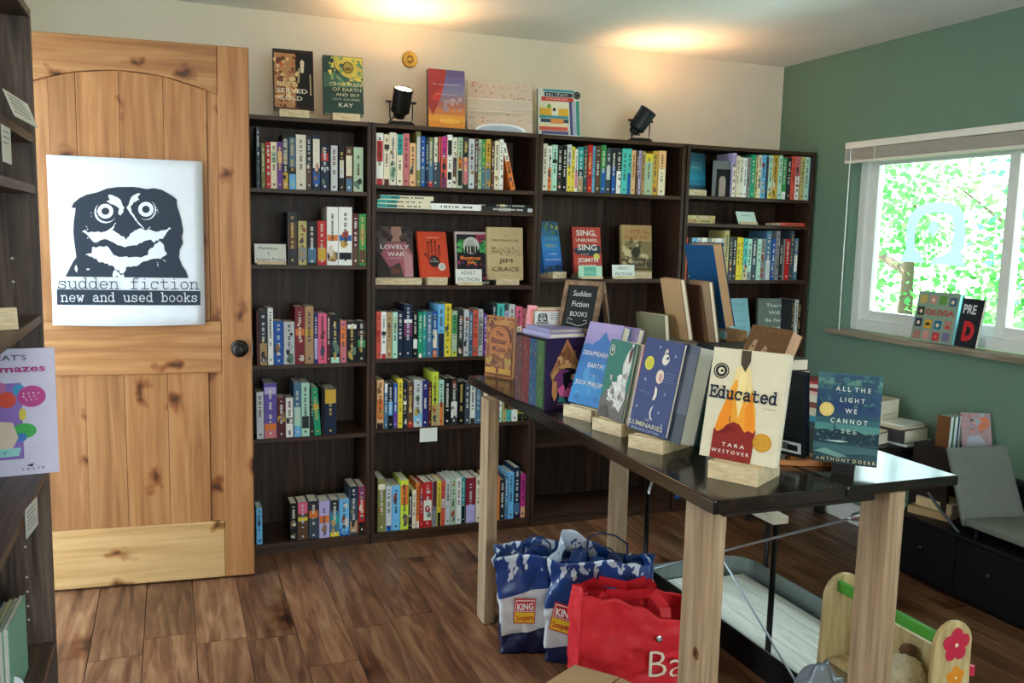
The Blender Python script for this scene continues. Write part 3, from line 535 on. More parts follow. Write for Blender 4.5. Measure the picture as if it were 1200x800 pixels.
# ---- typewriter lettering as strokes
def arc(cx, cy, rx, ry, a0, a1, n=10): return [(cx + rx * math.cos(rad(a0 + (a1 - a0) * i / n)), cy + ry * math.sin(rad(a0 + (a1 - a0) * i / n))) for i in range(n + 1)]
GL = {
 's': [[(.84, .70), (.84, .98)], [(.84, .8), (.7, .97), (.5, 1.02), (.27, .97), (.17, .8), (.24, .62), (.5, .53), (.76, .44), (.86, .26), (.76, .06), (.5, -.02), (.25, .04), (.14, .2)], [(.13, .32), (.13, .02)]],
 'u': [[(.03, .98), (.2, .98), (.2, .3), (.28, .08), (.48, -.02), (.68, .06), (.8, .25)], [(.62, .98), (.8, .98), (.8, 0), (.98, 0)]],
 'd': [arc(.42, .5, .34, .52, 0, 360, 18), [(.58, 1.5), (.78, 1.5), (.78, 0), (.98, 0)]],
 'e': [[(.12, .52), (.88, .52)] + arc(.5, .5, .38, .52, 0, 320, 16)],
 'n': [[(.03, .98), (.2, .98), (.2, 0)], [(.03, 0), (.38, 0)], [(.2, .7), (.35, .95), (.55, 1.02), (.72, .95), (.8, .75), (.8, 0)], [(.62, 0), (.98, 0)]],
 'f': [[(.9, 1.42), (.7, 1.52), (.5, 1.45), (.42, 1.25), (.42, 0)], [(.12, 0), (.75, 0)], [(.12, .96), (.8, .96)]],
 'i': [[(.22, .98), (.52, .98), (.52, 0)], [(.15, 0), (.88, 0)], [(.47, 1.36), (.53, 1.42)]],
 'c': [[(.84, .66), (.84, .98)], [(.84, .78)] + arc(.5, .5, .38, .52, 50, 318, 14)],
 't': [[(.36, 1.36), (.36, .25), (.45, .04), (.62, -.02), (.9, .1)], [(.1, .96), (.82, .96)]],
 'o': [arc(.5, .5, .38, .52, 0, 360, 20)],
 'w': [[(-.02, .98), (.28, .98)], [(.1, .98), (.3, 0), (.5, .72), (.7, 0), (.9, .98)], [(.72, .98), (1.02, .98)]],
 'a': [[(.16, .84), (.4, 1.02), (.65, .98), (.76, .8), (.76, 0), (.98, 0)], [(.76, .58), (.45, .6), (.16, .42), (.12, .2), (.3, -.02), (.55, .02), (.76, .25)]],
 'b': [[(.02, 1.5), (.2, 1.5), (.2, 0), (.04, 0)], arc(.56, .5, .34, .52, 0, 360, 18)],
 'k': [[(.04, 1.5), (.22, 1.5), (.22, 0)], [(.04, 0), (.38, 0)], [(.78, .98), (.22, .4)], [(.42, .6), (.84, 0)], [(.68, 0), (.98, 0)], [(.6, .98), (.94, .98)]],
 'E': [[(.2, 0), (.2, 1.45)], [(.05, 0), (1.0, 0), (1.0, .3)], [(.05, 1.45), (.98, 1.45), (.98, 1.15)], [(.2, .75), (.68, .75)], [(.68, .95), (.68, .55)]],
}
def strokes(m, text, x0, z0, adv, xh, lw, mat, y, ws=None):
    """slab lettering: x0 left, z0 baseline, adv per letter, xh x-height"""
    gw = (ws or adv * .88)
    for ci, ch in enumerate(text):
        for st in GL.get(ch, []):
            pts = [(x0 + ci * adv + p[0] * gw, z0 + p[1] * xh) for p in st]
            for (ax, az), (bx_, bz) in zip(pts, pts[1:]):
                dx, dz = bx_ - ax, bz - az; L = math.hypot(dx, dz) or 1e-6; dx /= L; dz /= L; e = lw / 2
                ax2, az2, bx2, bz2 = ax - dx * e * .8, az - dz * e * .8, bx_ + dx * e * .8, bz + dz * e * .8
                nx, nz = -dz * e, dx * e
                m.face([(ax2 - nx, y, az2 - nz), (bx2 - nx, y, bz2 - nz), (bx2 + nx, y, bz2 + nz), (ax2 + nx, y, az2 + nz)], mat)

# ---- window sticker: the owl in frosted film on the glass, seen from behind
FROST = bpy.data.materials.new('frosted_film'); FROST.use_nodes = True; n = FROST.node_tree.nodes; l = FROST.node_tree.links
b_ = n['Principled BSDF']; b_.inputs['Base Color'].default_value = lin('ccd8e4'); tl = n.new('ShaderNodeBsdfTranslucent'); tl.inputs['Color'].default_value = lin('b4c8d8'); ms_ = n.new('ShaderNodeMixShader'); ms_.inputs[0].default_value = .5
l.new(b_.outputs[0], ms_.inputs[1]); l.new(tl.outputs[0], ms_.inputs[2]); l.new(ms_.outputs[0], n['Material Output'].inputs[0])
st = E('window_sticker', 'pale frosted owl-head sticker on the left window pane', 'sticker', (XR + .090, 3.025, 1.285))
def ring_minus(outer, hole_seed): return outer
m = MB(); sc = .365 / 900
def so(pl): return [(0, (p[0] - 495) * -sc, (730 - p[1]) * sc * 1.0) for p in pl]
# body of the owl left and right of the open face
m.face(so([(38,722),(95,610),(120,575),(105,440),(110,300),(140,190),(230,110),(350,62),(480,52),(480,165),(340,190),(270,250),(240,330),(232,420),(240,520),(262,590),(340,632),(400,722)]), FROST)
m.face(so([(952,735),(905,640),(882,580),(915,470),(905,310),(878,190),(800,100),(650,62),(480,52),(480,165),(600,165),(720,220),(765,330),(765,480),(735,580),(640,640),(520,660),(470,735)]), FROST)
m.face(so(BEAK), FROST)
stuff(m.obj('owl_film', st))

# ---- knotty pine door standing open in front of the bookcases
DA = math.atan2(3.486 - 3.549, .288 + .448)
door = E('door_1', None, None, (-.448, 3.549, 0), (0, 0, DA)); door['kind'] = 'structure'
DX0, DX1, DT = -.150, .739, .036; zb0, zt0 = .008, 2.034; IL, IR = -.010, .628
g = .003
def dpart(name, prof, y0, y1, mat, bev=.004):
    """profile in (x, z)"""
    cx = sum(p[0] for p in prof) / len(prof); cz = sum(p[1] for p in prof) / len(prof)
    m = MB(); m.prism([(p[0] - cx, p[1] - cz) for p in prof], y0, y1, mat, 'y'); o = m.obj(name, door, bevel=bev, recalc=True); o.location = (cx, 0, cz); return o
dpart('stile', [(DX0, zb0), (IL, zb0), (IL, zt0), (DX0, zt0)], 0, DT, PINE_V)
dpart('stile', [(IR, zb0), (DX1, zb0), (DX1, zt0), (IR, zt0)], 0, DT, PINE_V)
def archz(x): t = (x - (IL + IR) / 2) / ((IR - IL) / 2); return 1.922 - .065 * t * t
top = [(IL, zt0), (IL, archz(IL))] + [(IL + (IR - IL) * i / 16, archz(IL + (IR - IL) * i / 16)) for i in range(1, 17)] + [(IR, zt0)]
dpart('top_rail', top, 0, DT, PINE_H)
dpart('middle_rail', [(IL, .822), (IR, .822), (IR, 1.02), (IL, 1.02)], 0, DT, PINE_H)
dpart('bottom_rail', [(IL, zb0), (IR, zb0), (IR, .235), (IL, .235)], 0, DT, PINE_L)
for edges, z0, arched in (([IL, .061, .149, .291, .439, .588, IR], 1.02, True), ([IL, .147, .281, .431, .578, IR], .235, False)):
    z1 = .822
    for a, b in zip(edges, edges[1:]):
        top_a, top_b = (archz(a), archz(b)) if arched else (z1, z1)
        edge = a == edges[0] or b == edges[-1]
        yy = .013 if edge else .009
        dpart('panel_board', [(a + .0005, z0), (b - .0005, z0), (b - .0005, top_b), (a + .0005, top_a)], yy, DT - .009, PINE_V, .0014)
m = MB(); Rm = Matrix.Translation((.693, -.0, .915)) @ Matrix.Rotation(PI / 2, 4, 'X'); KN = M('1d1a19', .35, .6)
m.lathe([(.033, 0), (.033, .004), (.029, .008), (.013, .010), (.011, .030), (.014, .034), (.024, .040), (.028, .050), (.026, .060), (.017, .067), (.006, .069), (.001, .068)], KN, 28, Rm)
k = m.obj('door_knob', door, smooth=True); 
m = MB(); m.lathe([(.033, 0), (.033, .004), (.029, .008), (.013, .010), (.011, .030), (.014, .034), (.024, .040), (.028, .050), (.026, .060), (.001, .068)], KN, 24, Matrix.Translation((.693, DT, .915)) @ Matrix.Rotation(-PI / 2, 4, 'X')); m.obj('door_knob', door, smooth=True)
bx('latch_plate', DX1 - .0005, DX1 + .001, .008, .028, .88, .95, METAL, door)
for hz in (.25, 1.05, 1.80):
    m = MB(); m.tube([(DX0 - .006, .018, hz - .045), (DX0 - .006, .018, hz + .045)], .006, METAL, 10); m.obj('hinge', door)

# ---- the shop's poster on the door
pw, ph = .519, .604
pos = E('shop_poster', 'large white paper poster with a dark owl head taped on the pine door', 'poster')
pos.parent = None; pc = Vector((math.cos(DA), math.sin(DA), 0)); pn = Vector((math.sin(DA), -math.cos(DA), 0))
pos.location = Vector((-.448, 3.549, 1.009)) + pc * .3105 + pn * .004; pos.rotation_euler = (0, 0, DA)
m = MB(); N = 14; PAPER = M('c4c5ca', .6)
for i in range(N):
    for j in range(N):
        def q(a, b):
            u, v = a / N, b / N; y = -.0008 - .012 * max(0, (.14 - v) / .14) ** 2 * (1 - .3 * math.cos(u * 7)); cz = .004 * math.sin(u * PI) * (1 if v < .5 else 0) * (1 - 2 * v)
            return (-pw / 2 + u * pw, y, v * ph - cz)
        m.face([q(i, j), q(i + 1, j), q(i + 1, j + 1), q(i, j + 1)], PAPER)
o = m.obj('sheet', pos, smooth=True, recalc=True); md = o.modifiers.new('s', 'SOLIDIFY'); md.thickness = .0006; md.offset = 1
def px(x, y):   # poster drawing coordinates (photo crop 3.636x) to u, v
    tv = (x - 216) / 648; yt = 3 + 35 * tv; yb = 730 - 5 * tv; return ((x - (210 + 12 * (y - 3) / 727)) / (652 - 6 * (y - 3) / 727), 1 - (y - yt) / (yb - yt))
def owlpos(x, y):   # owl crop (6.4x at 70,210) -> poster crop
    X, Y = x / 6.4 + 70, y / 6.4 + 210; return px(X * 3.6364, (Y - 180) * 3.6364)
art = owl_polys('232b38', 'c4c5ca', owlpos)
band = [px(240, 574), px(848, 582), px(848, 643), px(240, 641)]
art.append(('232b38', band))
art_mesh(pw, ph, art, None, pos, y0=-.0030, name='owl_print', step=.00003)
m = MB(); ink = M('232b38'); pap = M('c4c5ca')
u0, v0 = px(244, 574); u1, _ = px(845, 578)
adv = (u1 - u0) * pw / 14
strokes(m, 'sudden fiction', -pw/2 + u0 * pw, v0 * ph + .0035, adv, .026, .0034, ink, -.0095, adv * .93)
u0, v0 = px(258, 625); u1, _ = px(840, 630); adv = (u1 - u0) * pw / 18
strokes(m, 'new and used books', -pw/2 + u0 * pw, v0 * ph - .001, adv, .0215, .0036, pap, -.0095, adv * .88)
stuff(m.obj('lettering', pos))
# ================================================================== BOOKCASES ALONG THE BACK WALL
BF, BB = 3.71, 4.0
def bookcase(label, x0, x1, shelves, ztop=1.822, y0=BF, y1=BB, axis='x', group='dark laminate bookcases'):
    """shelves: heights of the shelf tops; built facing -Y"""
    r = E('bookcase', label, 'bookcase', ((x0 + x1) / 2, y0, 0), group=group); L = (x1 - x0) / 2; D = y1 - y0; t = .017; sb = .017
    def P(name, a, b, c, d, e, f, mat, bev=.0012): return bx(name, a, b, c, d, e, f, mat, r, bev)
    P('side_panel', -L, -L + t, 0, D, 0, ztop, LAM_V); P('side_panel', L - t, L, 0, D, 0, ztop, LAM_V)
    P('top_panel', -L + t, L - t, 0, D, ztop - .018, ztop - .001, LAM_H)
    P('back_panel', -L + t, L - t, D - .006, D, .02, ztop - .018, LAM_V, 0)
    for i, z in enumerate(shelves): P('shelf_board', -L + t, L - t, .004 if i else 0, D - .006, z - sb, z, LAM_H)
    P('kick_board', -L + t, L - t, .003, .018, 0, shelves[0] - sb, LAM_H, 0)
    m = MB()
    for s in (-1, 1):
        for z in [k * .064 + .12 for k in range(26)]:
            for yy in (.035, D - .045):
                xx = s * (L - t) - s * .0006
                m.face([(xx, yy - .002, z - .002), (xx, yy + .002, z - .002), (xx, yy + .002, z + .002), (xx, yy - .002, z + .002)], M('8a8480'))
    o = m.obj('pin_hole', r); o['kind'] = 'stuff'
    return r
UN = {
 'a': (.045, .797, [.045, .50, .811, 1.226, 1.534]),
 'b': (.800, 1.559, [.045, .512, .823, 1.142, 1.471, 1.567]),
 'c': (1.562, 2.323, [.055, .395, .80, 1.172, 1.573]),
 'd': (2.332, 3.094, [.060, .45, .828, 1.17, 1.447, 1.58])}
WH = {'a': 'bookcase beside the door', 'b': 'second bookcase from the door', 'c': 'third bookcase from the door', 'd': 'bookcase in the corner'}
bookcase('dark wood bookcase beside the pine door, partly hidden by it', *UN['a'])
bookcase('dark wood bookcase second from the door, topped by a lit lamp', *UN['b'])
bookcase('dark wood bookcase third from the door, bottom compartment empty', *UN['c'])
bookcase('dark wood bookcase in the corner against the green wall', *UN['d'])
SH = {'a1': 'top', 'a2': 'second', 'a3': 'third', 'a4': 'fourth', 'a5': 'bottom', 'b1': 'top', 'b3': 'fourth', 'b4': 'fifth', 'b5': 'bottom', 'c1': 'top', 'd1': 'top', 'd3': 'third', 'd4': 'fourth', 'd6': 'bottom'}
ORD = 'first second third fourth fifth sixth seventh eighth ninth tenth eleventh twelfth thirteenth fourteenth fifteenth sixteenth seventeenth eighteenth nineteenth twentieth twenty-first twenty-second twenty-third twenty-fourth twenty-fifth twenty-sixth twenty-seventh twenty-eighth twenty-ninth thirtieth thirty-first thirty-second'.split()
NM = {'silver': 'pale grey', 'steel': 'steel blue', 'slate': 'slate grey', 'sky': 'light blue', 'lilac': 'lilac', 'mustard': 'mustard yellow', 'charcoal': 'charcoal', 'apricot': 'apricot', 'sage': 'sage green', 'mint': 'mint green', 'emerald': 'emerald green'}
seed = 1
for key, (z, items) in ROWS.items():
    u = key[0]; U = UN[u]; zs = min(U[2], key=lambda q: abs(q - z)); ups = [q for q in U[2] if q > zs + .02]; ceil_ = (min(ups) - .017 if ups else 1.804) - zs
    where = WH[u].replace('bookcase beside the door', 'bookcase by the door')
    for i, (xa, xb, h, base, bands, tilt) in enumerate(items):
        xa = max(xa, U[0] + .018); xb = min(xb, U[1] - .018)
        if key == 'd6': h = .19
        t = max(.006, xb - xa - .0006); h = min(h + (z - zs), ceil_ - .006)
        pos = ('leftmost' if i == 0 else ORD[i] + ' from left') if i < len(items) - 1 or len(items) < 3 else 'rightmost'
        thick = 'thick ' if t > .036 else ('slim ' if t < .018 else '')
        bn = NM.get(base, base)
        extra = ' and '.join([NM.get(bands[0][0], bands[0][0]).split()[0]]) if bands else ''
        extra = ' and ' + extra if extra and extra != bn.split()[0] else ''
        lab = f"{thick}{bn}{extra} book, {pos}, {SH[key]} shelf, {where}"
        if abs(tilt) > 0: lab = 'leaning ' + lab.replace('slim ', '').replace('thick ', '')
        words = lab.split()
        if len(words) > 16: lab = lab.replace('thick ', '').replace('slim ', '')
        rr = random.Random(seed * 13); dep = rr.uniform(0, .006)
        tx = (xa + xb) / 2
        spine_book(lab, tx, BF + .012 + dep, zs + (abs(math.sin(rad(tilt))) * t / 2 if tilt else 0), t, h, base, bands, tilt, group=f'books upright on the {SH[key]} shelf of the {where}', seed=seed)
        seed += 1
# flat-lying books (spine towards the room)
def flat_book(label, xc, y, z, L, t, base, bands=(), d=.135, group=None, rotz=0.0, flip=False):
    global seed
    r = E('book', label, 'book', (xc, y, z), (0, 0, rotz), group); seed += 1
    m = MB(); c = .002; B = M(base)
    cuts = sorted({0.0, 1.0} | {a for _, a, b in bands} | {b for _, a, b in bands})
    m.box(-L/2, L/2, 0, d, 0, c, B); m.box(-L/2, L/2, 0, d, t - c, t, B)
    for a, b in zip(cuts, cuts[1:]):
        col = base
        for nm, p, q in bands:
            if p <= (a + b) / 2 <= q: col = nm
        if not flip: m.box(-L/2 + a * L, -L/2 + b * L, -.0006, c, c * .99, t - c * .99, M(col))
        else: m.box(-L/2 + a * L, -L/2 + b * L, d - c, d + .0006, c * .99, t - c * .99, M(col))
    m.obj('cover', r)
    p = MB(); p.box(-L/2 + .003, L/2 - .003, .003 if not flip else .003, d - .003, c, t - c, PAGES); p.obj('pages', r)
    if not flip and t > .012:
        k = MB(); rr = random.Random(seed); x = -L * .3
        ink = M('2c2c30' if base in ('cream', 'white', 'ivory', 'tan', 'coral', 'mint') else 'dcd8cc')
        while x < L * .32:
            ww = rr.uniform(.003, .007)
            if rr.random() < .8: k.face([(x, -.0011, t * .35), (x + ww, -.0011, t * .35), (x + ww, -.0011, t * .68), (x, -.0011, t * .68)], ink)
            x += ww + .002
        stuff(k.obj('spine_title', r))
    return r
G = 'flat books on the second bookcase below the top shelf'
FB = BF + .012
flat_book('lowest teal and cream book of the flat pile under the top shelf', .940, FB, 1.471, .232, .0185, 'cream', [('teal', 0, .37)], group=G)
flat_book('middle teal and cream book of the flat pile under the top shelf', .942, FB, 1.490, .232, .0175, 'cream', [('teal', 0, .37)], group=G)
flat_book('uppermost teal and cream book of the flat pile, pushed right', .955, FB, 1.508, .234, .018, 'cream', [('teal', 0, .36)], group=G)
flat_book('flat white book beside the teal and cream pile', 1.175, FB, 1.471, .232, .027, 'white', group=G)
flat_book('flat charcoal book right of the flat white one, pale lettering', 1.419, FB, 1.471, .238, .020, 'charcoal', [('grey', .3, .55), ('silver', .9, 1)], group=G)
flat_book('thin dark flat book on top of the charcoal one', 1.425, FB + .004, 1.4915, .222, .014, 'black', [('khaki', .3, .42)], group=G)
G = 'flat books on the second shelf of the corner bookcase'
flat_book('lower tan book of the flat pair on the corner bookcase', 2.434, FB, 1.447, .158, .019, 'tan', [('khaki', .3, .9)], group=G)
flat_book('upper tan book of the flat pair on the corner bookcase', 2.434, FB, 1.4665, .158, .018, 'khaki', [('tan', .3, .9)], group=G)
flat_book('coral book lying flat at right of the corner bookcase', 2.985, FB, 1.447, .150, .016, 'coral', [('red', .9, 1)], group=G)
flat_book('dark red book lying flat on the third bookcase behind the chalkboard', 1.86, FB, .80, .25, .022, 'maroon', [('brown', .1, .9)])
flat_book('cream book lying on the dark red one behind the chalkboard', 1.88, FB + .01, .8225, .23, .016, 'tan', [('cream', .1, .9)])

# ================================================================== BOOKS FACING OUT
def marks(c, u0, u1, v, h, seed=1, lw=.05, gap=.02):
    """a line of print too small to read: short strokes of uneven width"""
    q = random.Random(seed); o = []; u = u0
    while u < u1 - lw * .4:
        ww = min(lw * q.uniform(.4, 1), u1 - u)
        if q.random() < .88:
            k = q.random()
            o.append((c, [(u, v - h/2), (u + ww * .35, v - h/2), (u + ww * .35, v + h/2), (u, v + h/2)]))
            o.append((c, [(u, v + h * (.5 - k) - h * .1), (u + ww, v + h * (.5 - k) - h * .1), (u + ww, v + h * (.5 - k) + h * .1), (u, v + h * (.5 - k) + h * .1)]))
        u += ww + gap
    return o
def rnd_blobs(seed, n, cols, box=(0, 1, 0, 1), r=(.01, .05), k=7, jag=.35):
    q = random.Random(seed); o = []
    for i in range(n):
        cx, cy = q.uniform(box[0], box[1]), q.uniform(box[2], box[3]); rr = q.uniform(*r)
        pts = [(min(.995, max(.005, u)), min(.995, max(.005, v))) for u, v in disc(cx, cy, rr, k, rr * .7, jag, seed * 100 + i)]
        o.append((q.choice(cols), pts))
    return o
def grad(cols, v0=0, v1=1):
    n = len(cols); return [(c, [(0, v0 + (v1 - v0) * i / n), (1, v0 + (v1 - v0) * i / n), (1, v0 + (v1 - v0) * (i + 1) / n), (0, v0 + (v1 - v0) * (i + 1) / n)]) for i, c in enumerate(cols)]
def rect(c, u0, u1, v0, v1): return (c, [(u0, v0), (u1, v0), (u1, v1), (u0, v1)])
ZT = 1.822
# -- on top of the bookcases
face_book('brown and black book with a gold figure on the bookcase top by the door', .484, 3.729, ZT + .030, -.045, .188, .160, .249, .030, '3a2a22',
  [rect('b5825a', .03, .55, .03, .93)] + rnd_blobs(1, 60, ['c8623a', 'd8b27a', '8a4a30', 'e0c090', '6a4030'], (.05, .6, .05, .92), (.02, .07)) + [('1c1a1c', [(.55, .05), (.97, .05), (.97, .95), (.55, .95), (.62, .6)])]
  + [('d8ccb0', [(.68, .62), (.75, .62), (.77, .8), (.72, .84), (.67, .8)]), ('b8a47c', [(.60, .45), (.64, .45), (.66, .7), (.62, .68)]), ('b8a47c', [(.90, .25), (.94, .25), (.93, .6), (.90, .6)])],
  [('BEST', .33, .42, .095, 'e8d6ac', .46, .01), ('SERVED', .46, .31, .10, 'ece4d0', .76, .01), ('COLD', .42, .19, .10, 'ece4d0', .58, .01)], spine='2a2220')
block_stand('pale book stand on the bookcase top under the brown book', .484, 3.729, ZT, -.045, w=.118, h=.030)
face_book('dark green and yellow swirled book on the bookcase top by the door', .687, 3.732, ZT + .030, -.067, .231, .163, .246, .034, '2c4642',
  [('46685a', [(.0, .45), (1, .45), (1, .7), (0, .7)]), ('d8c25a', [(.25, .99), (.99, .99), (.99, .55), (.8, .58), (.5, .66), (.3, .8)])] + rnd_blobs(2, 60, ['ecd668', '5a8a6a', '3a6658', 'c8b860', '8aa870'], (.15, .98, .5, .98), (.02, .06))
  + [('5a4a28', disc(.62, .80, .14, 20, .105)), ('b09a4c', disc(.62, .80, .11, 20, .085)), ('6a5a30', disc(.62, .775, .09, 20, .03))],
  [('CHILDREN', .55, .50, .085, 'e0d8b0', .80), ('OF EARTH', .58, .41, .085, 'e0d8b0', .72), ('AND SKY', .6, .32, .075, 'e0d8b0', .6), ('GUY GAVRIEL', .57, .24, .05, 'c8ccb0', .7), ('KAY', .55, .14, .10, 'e8e4d0', .36)], spine='1c2c2c')
block_stand('pale book stand on the bookcase top under the green and yellow book', .695, 3.732, ZT, -.067, w=.112, h=.030)
face_book('sunset coloured book standing beside the lit lamp', 1.130, 3.730, ZT, -.042, .086, .162, .248, .034, '7a5a78',
  grad(['d88a3a', 'e09a40', 'c87848', 'a86a5a', '8a7080', '7c7894', '74709a', '6a6090', '5e5482'], 0, 1) + [('9a3a38', [(0, 1), (0, .38), (.12, .2), (.3, .45), (.42, .7), (.5, 1)]), ('b84038', [(.05, .5), (.3, .45), (.42, .7), (.2, .62)]), ('ecb050', disc(.58, .12, .30, 16, .04))] + rnd_blobs(3, 14, ['b89a98', 'a08890'], (.3, .95, .3, .5), (.03, .08)) + marks('d8c8c8', .12, .86, .74, .022, 3, .04) + marks('d8c8c8', .2, .8, .57, .018, 4, .035),
  [], spine='1a1416')
face_book('wide speckled beige book with white lines on the bookcase top', 1.378, 3.736, ZT, -.197, .173, .291, .223, .012, 'cdb8a6',
  rnd_blobs(4, 130, ['96827a', '7c6a64', 'b85a50', 'd8c8ba', '5c5250'], (.02, .98, .02, .98), (.006, .020), 6) + [rect('e6d8c8', .0, 1, .62, .64), rect('e6d8c8', 0, 1, .38, .40), rect('c6b8aa', 0, 1, .41, .61)]
  + [('e8ecf0', [(.1, .0)] + [(.5 + .40 * math.cos(rad(a)), .15 * math.sin(rad(a))) for a in range(170, 5, -10)] + [(.9, 0)]), ('a8b4c4', [(.16, .0)] + [(.5 + .34 * math.cos(rad(a)), .115 * math.sin(rad(a))) for a in range(170, 5, -10)] + [(.84, 0)])], [])
r = face_book('white book with coloured stripes and black badge on the third bookcase top', 1.663, 3.730, ZT, -.130, .122, .200, .211, .022, 'd8d8d0',
  [rect('3f8a98', .12, .86, .93, .985), rect('2c3c4c', .15, .82, .83, .92), rect('c8463c', .08, .84, .73, .82), rect('e0d8c0', .03, .75, .45, .71), rect('d8a83a', .03, .32, .42, .58), rect('d8a83a', .48, .72, .42, .58), rect('3f8a98', .03, .72, .36, .42), rect('35495c', .06, .30, .27, .35), rect('d88a48', .30, .60, .25, .36), rect('35495c', .60, .72, .27, .35), rect('e0d0b0', .04, .70, .18, .25), rect('d05a48', .03, .70, .10, .18), rect('5a5a88', .08, .72, .02, .09),
   ('6aa04c', disc(.26, .62, .05, 8)), ('3a2a2c', disc(.38, .55, .04, 8)), ('4a4a78', [(.76, .02), (.83, .02), (.80, .74), (.73, .74)]), ('a8b0cc', [(.84, .02), (.90, .02), (.87, .74), (.82, .74)]), ('3a8c84', [(.91, .02), (.99, .02), (.97, .76), (.89, .76)]), ('26262a', disc(.92, .88, .085, 18)), ('8a8a84', disc(.92, .88, .05, 18)), ('26262a', disc(.92, .88, .04, 18))] + marks('e8e8e8', .2, .78, .875, .04, 5) + marks('f0e0d8', .2, .72, .775, .03, 6),
  [], spine='3f7a70')

# -- second bookcase, third shelf down (z 1.142)
Z3 = 1.142
face_book('dark pink book with a headless figure, leftmost on the display shelf', .922, 3.781, Z3 + .028, -.054, .227, .164, .231, .028, '4a3c3c',
  rnd_blobs(5, 30, ['5a4a48', '3a3030', '665450'], (.0, 1, .6, 1), (.05, .12)) + [('b08878', [(.42, .99), (.68, .99), (.70, .84), (.62, .78), (.66, .70), (.40, .70), (.46, .8), (.40, .86)]), ('a8606c', [(.12, .45), (.3, .7), (.5, .68), (.8, .7), (.98, .45), (.98, .02), (.72, .02), (.62, .3), (.35, .2)]), ('c08a90', [(.7, .6), (.95, .42), (.97, .02), (.76, .02), (.74, .3)]), ('6a4038', disc(.5, .14, .13, 9, .07, .2)), ('302626', [(.02, .02), (.38, .02), (.32, .2), (.14, .42), (.02, .5)])],
  [('LOVELY', .5, .60, .115, 'ece4e0', .78, .015), ('WAR', .52, .46, .115, 'ece4e0', .46, .015), ('JULIE BERRY', .5, .38, .035, 'e0c8c8', .4)])
bx_ = block_stand('wide pale wooden block under the headless-figure book', .93, 3.768, Z3, -.02, w=.205, d=.09, h=.030)
face_book('orange-red book with a black hand and white seal', 1.098, 3.760, Z3 + .033, .112, .279, .137, .208, .020, 'd0492c',
  [('2a2426', disc(.5, .35, .17, 20, .115)), ('7a2e28', disc(.5, .35, .20, 20, .14))][::-1] + [('8a3628', [(a, b), (a + .05, b), (a + .065 , c), (a + .0, c + .01)]) for a, b, c in ((.30, .48, .76), (.42, .50, .79), (.55, .50, .78), (.68, .46, .68))] + [('2a1e20', disc(a, b, .03, 8, .03)) for a, b in ((.33, .76), (.45, .79), (.59, .78), (.72, .68), (.2, .5))] + [('8a3628', [(.2, .5), (.26, .52), (.42, .36), (.36, .32)]), ('d8d4cc', disc(.75, .23, .13, 16, .085)), ('c0c4bc', disc(.75, .23, .09, 16, .06)), rect('e8a890', .28, .72, .86, .875)],
  [('THE', .5, .40, .04, 'd8d0cc', .12), ('POWER', .5, .345, .05, 'd8d0cc', .26)])
block_stand('pale book stand under the orange-red hand book', 1.102, 3.760, Z3, .06, w=.094, h=.034)
face_book('black, green and pink book with silhouettes before a moon', 1.285, 3.800, Z3 + .004, -.05, .175, .159, .236, .024, 'c8b4b0',
  [rect('1c1a20', .05, .99, .03, .95)] + rnd_blobs(6, 26, ['3f9a50', '2c7a40', '56b060'], (.08, .3, .6, .85), (.02, .07)) + rnd_blobs(7, 26, ['3f9a50', '2c7a40', '56b060'], (.75, .97, .6, .85), (.02, .07)) + rnd_blobs(8, 22, ['b03858', '8a2c48'], (.6, .97, .8, .94), (.02, .05)) + rnd_blobs(9, 40, ['7a3048', '2c7a40', 'a04468', '4a2c50'], (.07, .97, .06, .42), (.015, .05))
  + [('c8c4bc', disc(.47, .73, .24, 22, .165)), ('b0aca6', disc(.44, .75, .14, 12, .09))] + [('141418', [(a, .58), (a + .06, .58), (a + .055, .70), (a + .03, .74), (a + .005, .70)]) for a in (.28, .37, .46, .52, .60)],
  [('Monstrous', .44, .49, .10, 'e8823a', .60, .03), ('We', .46, .40, .10, 'e8823a', .26, .03)])
face_book('tan book with large spaced capitals on the display shelf', 1.429, 3.761, Z3 + .023, -.11, .141, .169, .240, .030, 'c8b083',
  rnd_blobs(10, 90, ['a08c64', '8c7854', 'b09c70'], (.06, .92, .46, .62), (.006, .022), 6) + rnd_blobs(11, 30, ['8c7854'], (.15, .85, .50, .56), (.006, .02), 5),
  [('THE', .5, .83, .035, '6a5a40', .1), ('PESTHOUSE', .5, .745, .055, '4a3c2c', .74), ('JIM', .5, .36, .115, '3c3024', .38), ('CRACE', .5, .20, .115, '3c3024', .76), ('A NOVEL', .5, .08, .025, '6a5a40', .2)])
block_stand('pale book stand under the tan capitals book', 1.437, 3.761, Z3, -.11, w=.108, h=.027)
def card(label, x, y, z, a, w, h, lines, tilt=.15, col='e6e6de', group=None, polys=(), base=True, cat='sign', ink='3a3c44'):
    r = E('shelf_card', label, cat, (x, y, z), (0, 0, 0), group)
    r.rotation_euler = (Matrix.Rotation(a, 3, 'Z') @ Matrix.Rotation(-tilt, 3, 'X')).to_euler()
    m = MB(); m.box(-w/2, w/2, 0, .0012, .006 if base else 0, h, M(col, .6)); m.obj('paper', r)
    if base: m = MB(); m.box(-w/2 + .01, w/2, -.006, .012, 0, .014, BLOCK); m.obj('holder', r)
    art_mesh(w, h, polys, lines, r)
    return r
GC = 'handwritten section cards'
card('handwritten Adult Fiction card before the silhouettes book', 1.243, 3.728, Z3, -.02, .122, .072, [('ADULT', .48, .78, .30, '3a3c44', .56), ('FICTION', .5, .36, .30, '3a3c44', .82)], group=GC)
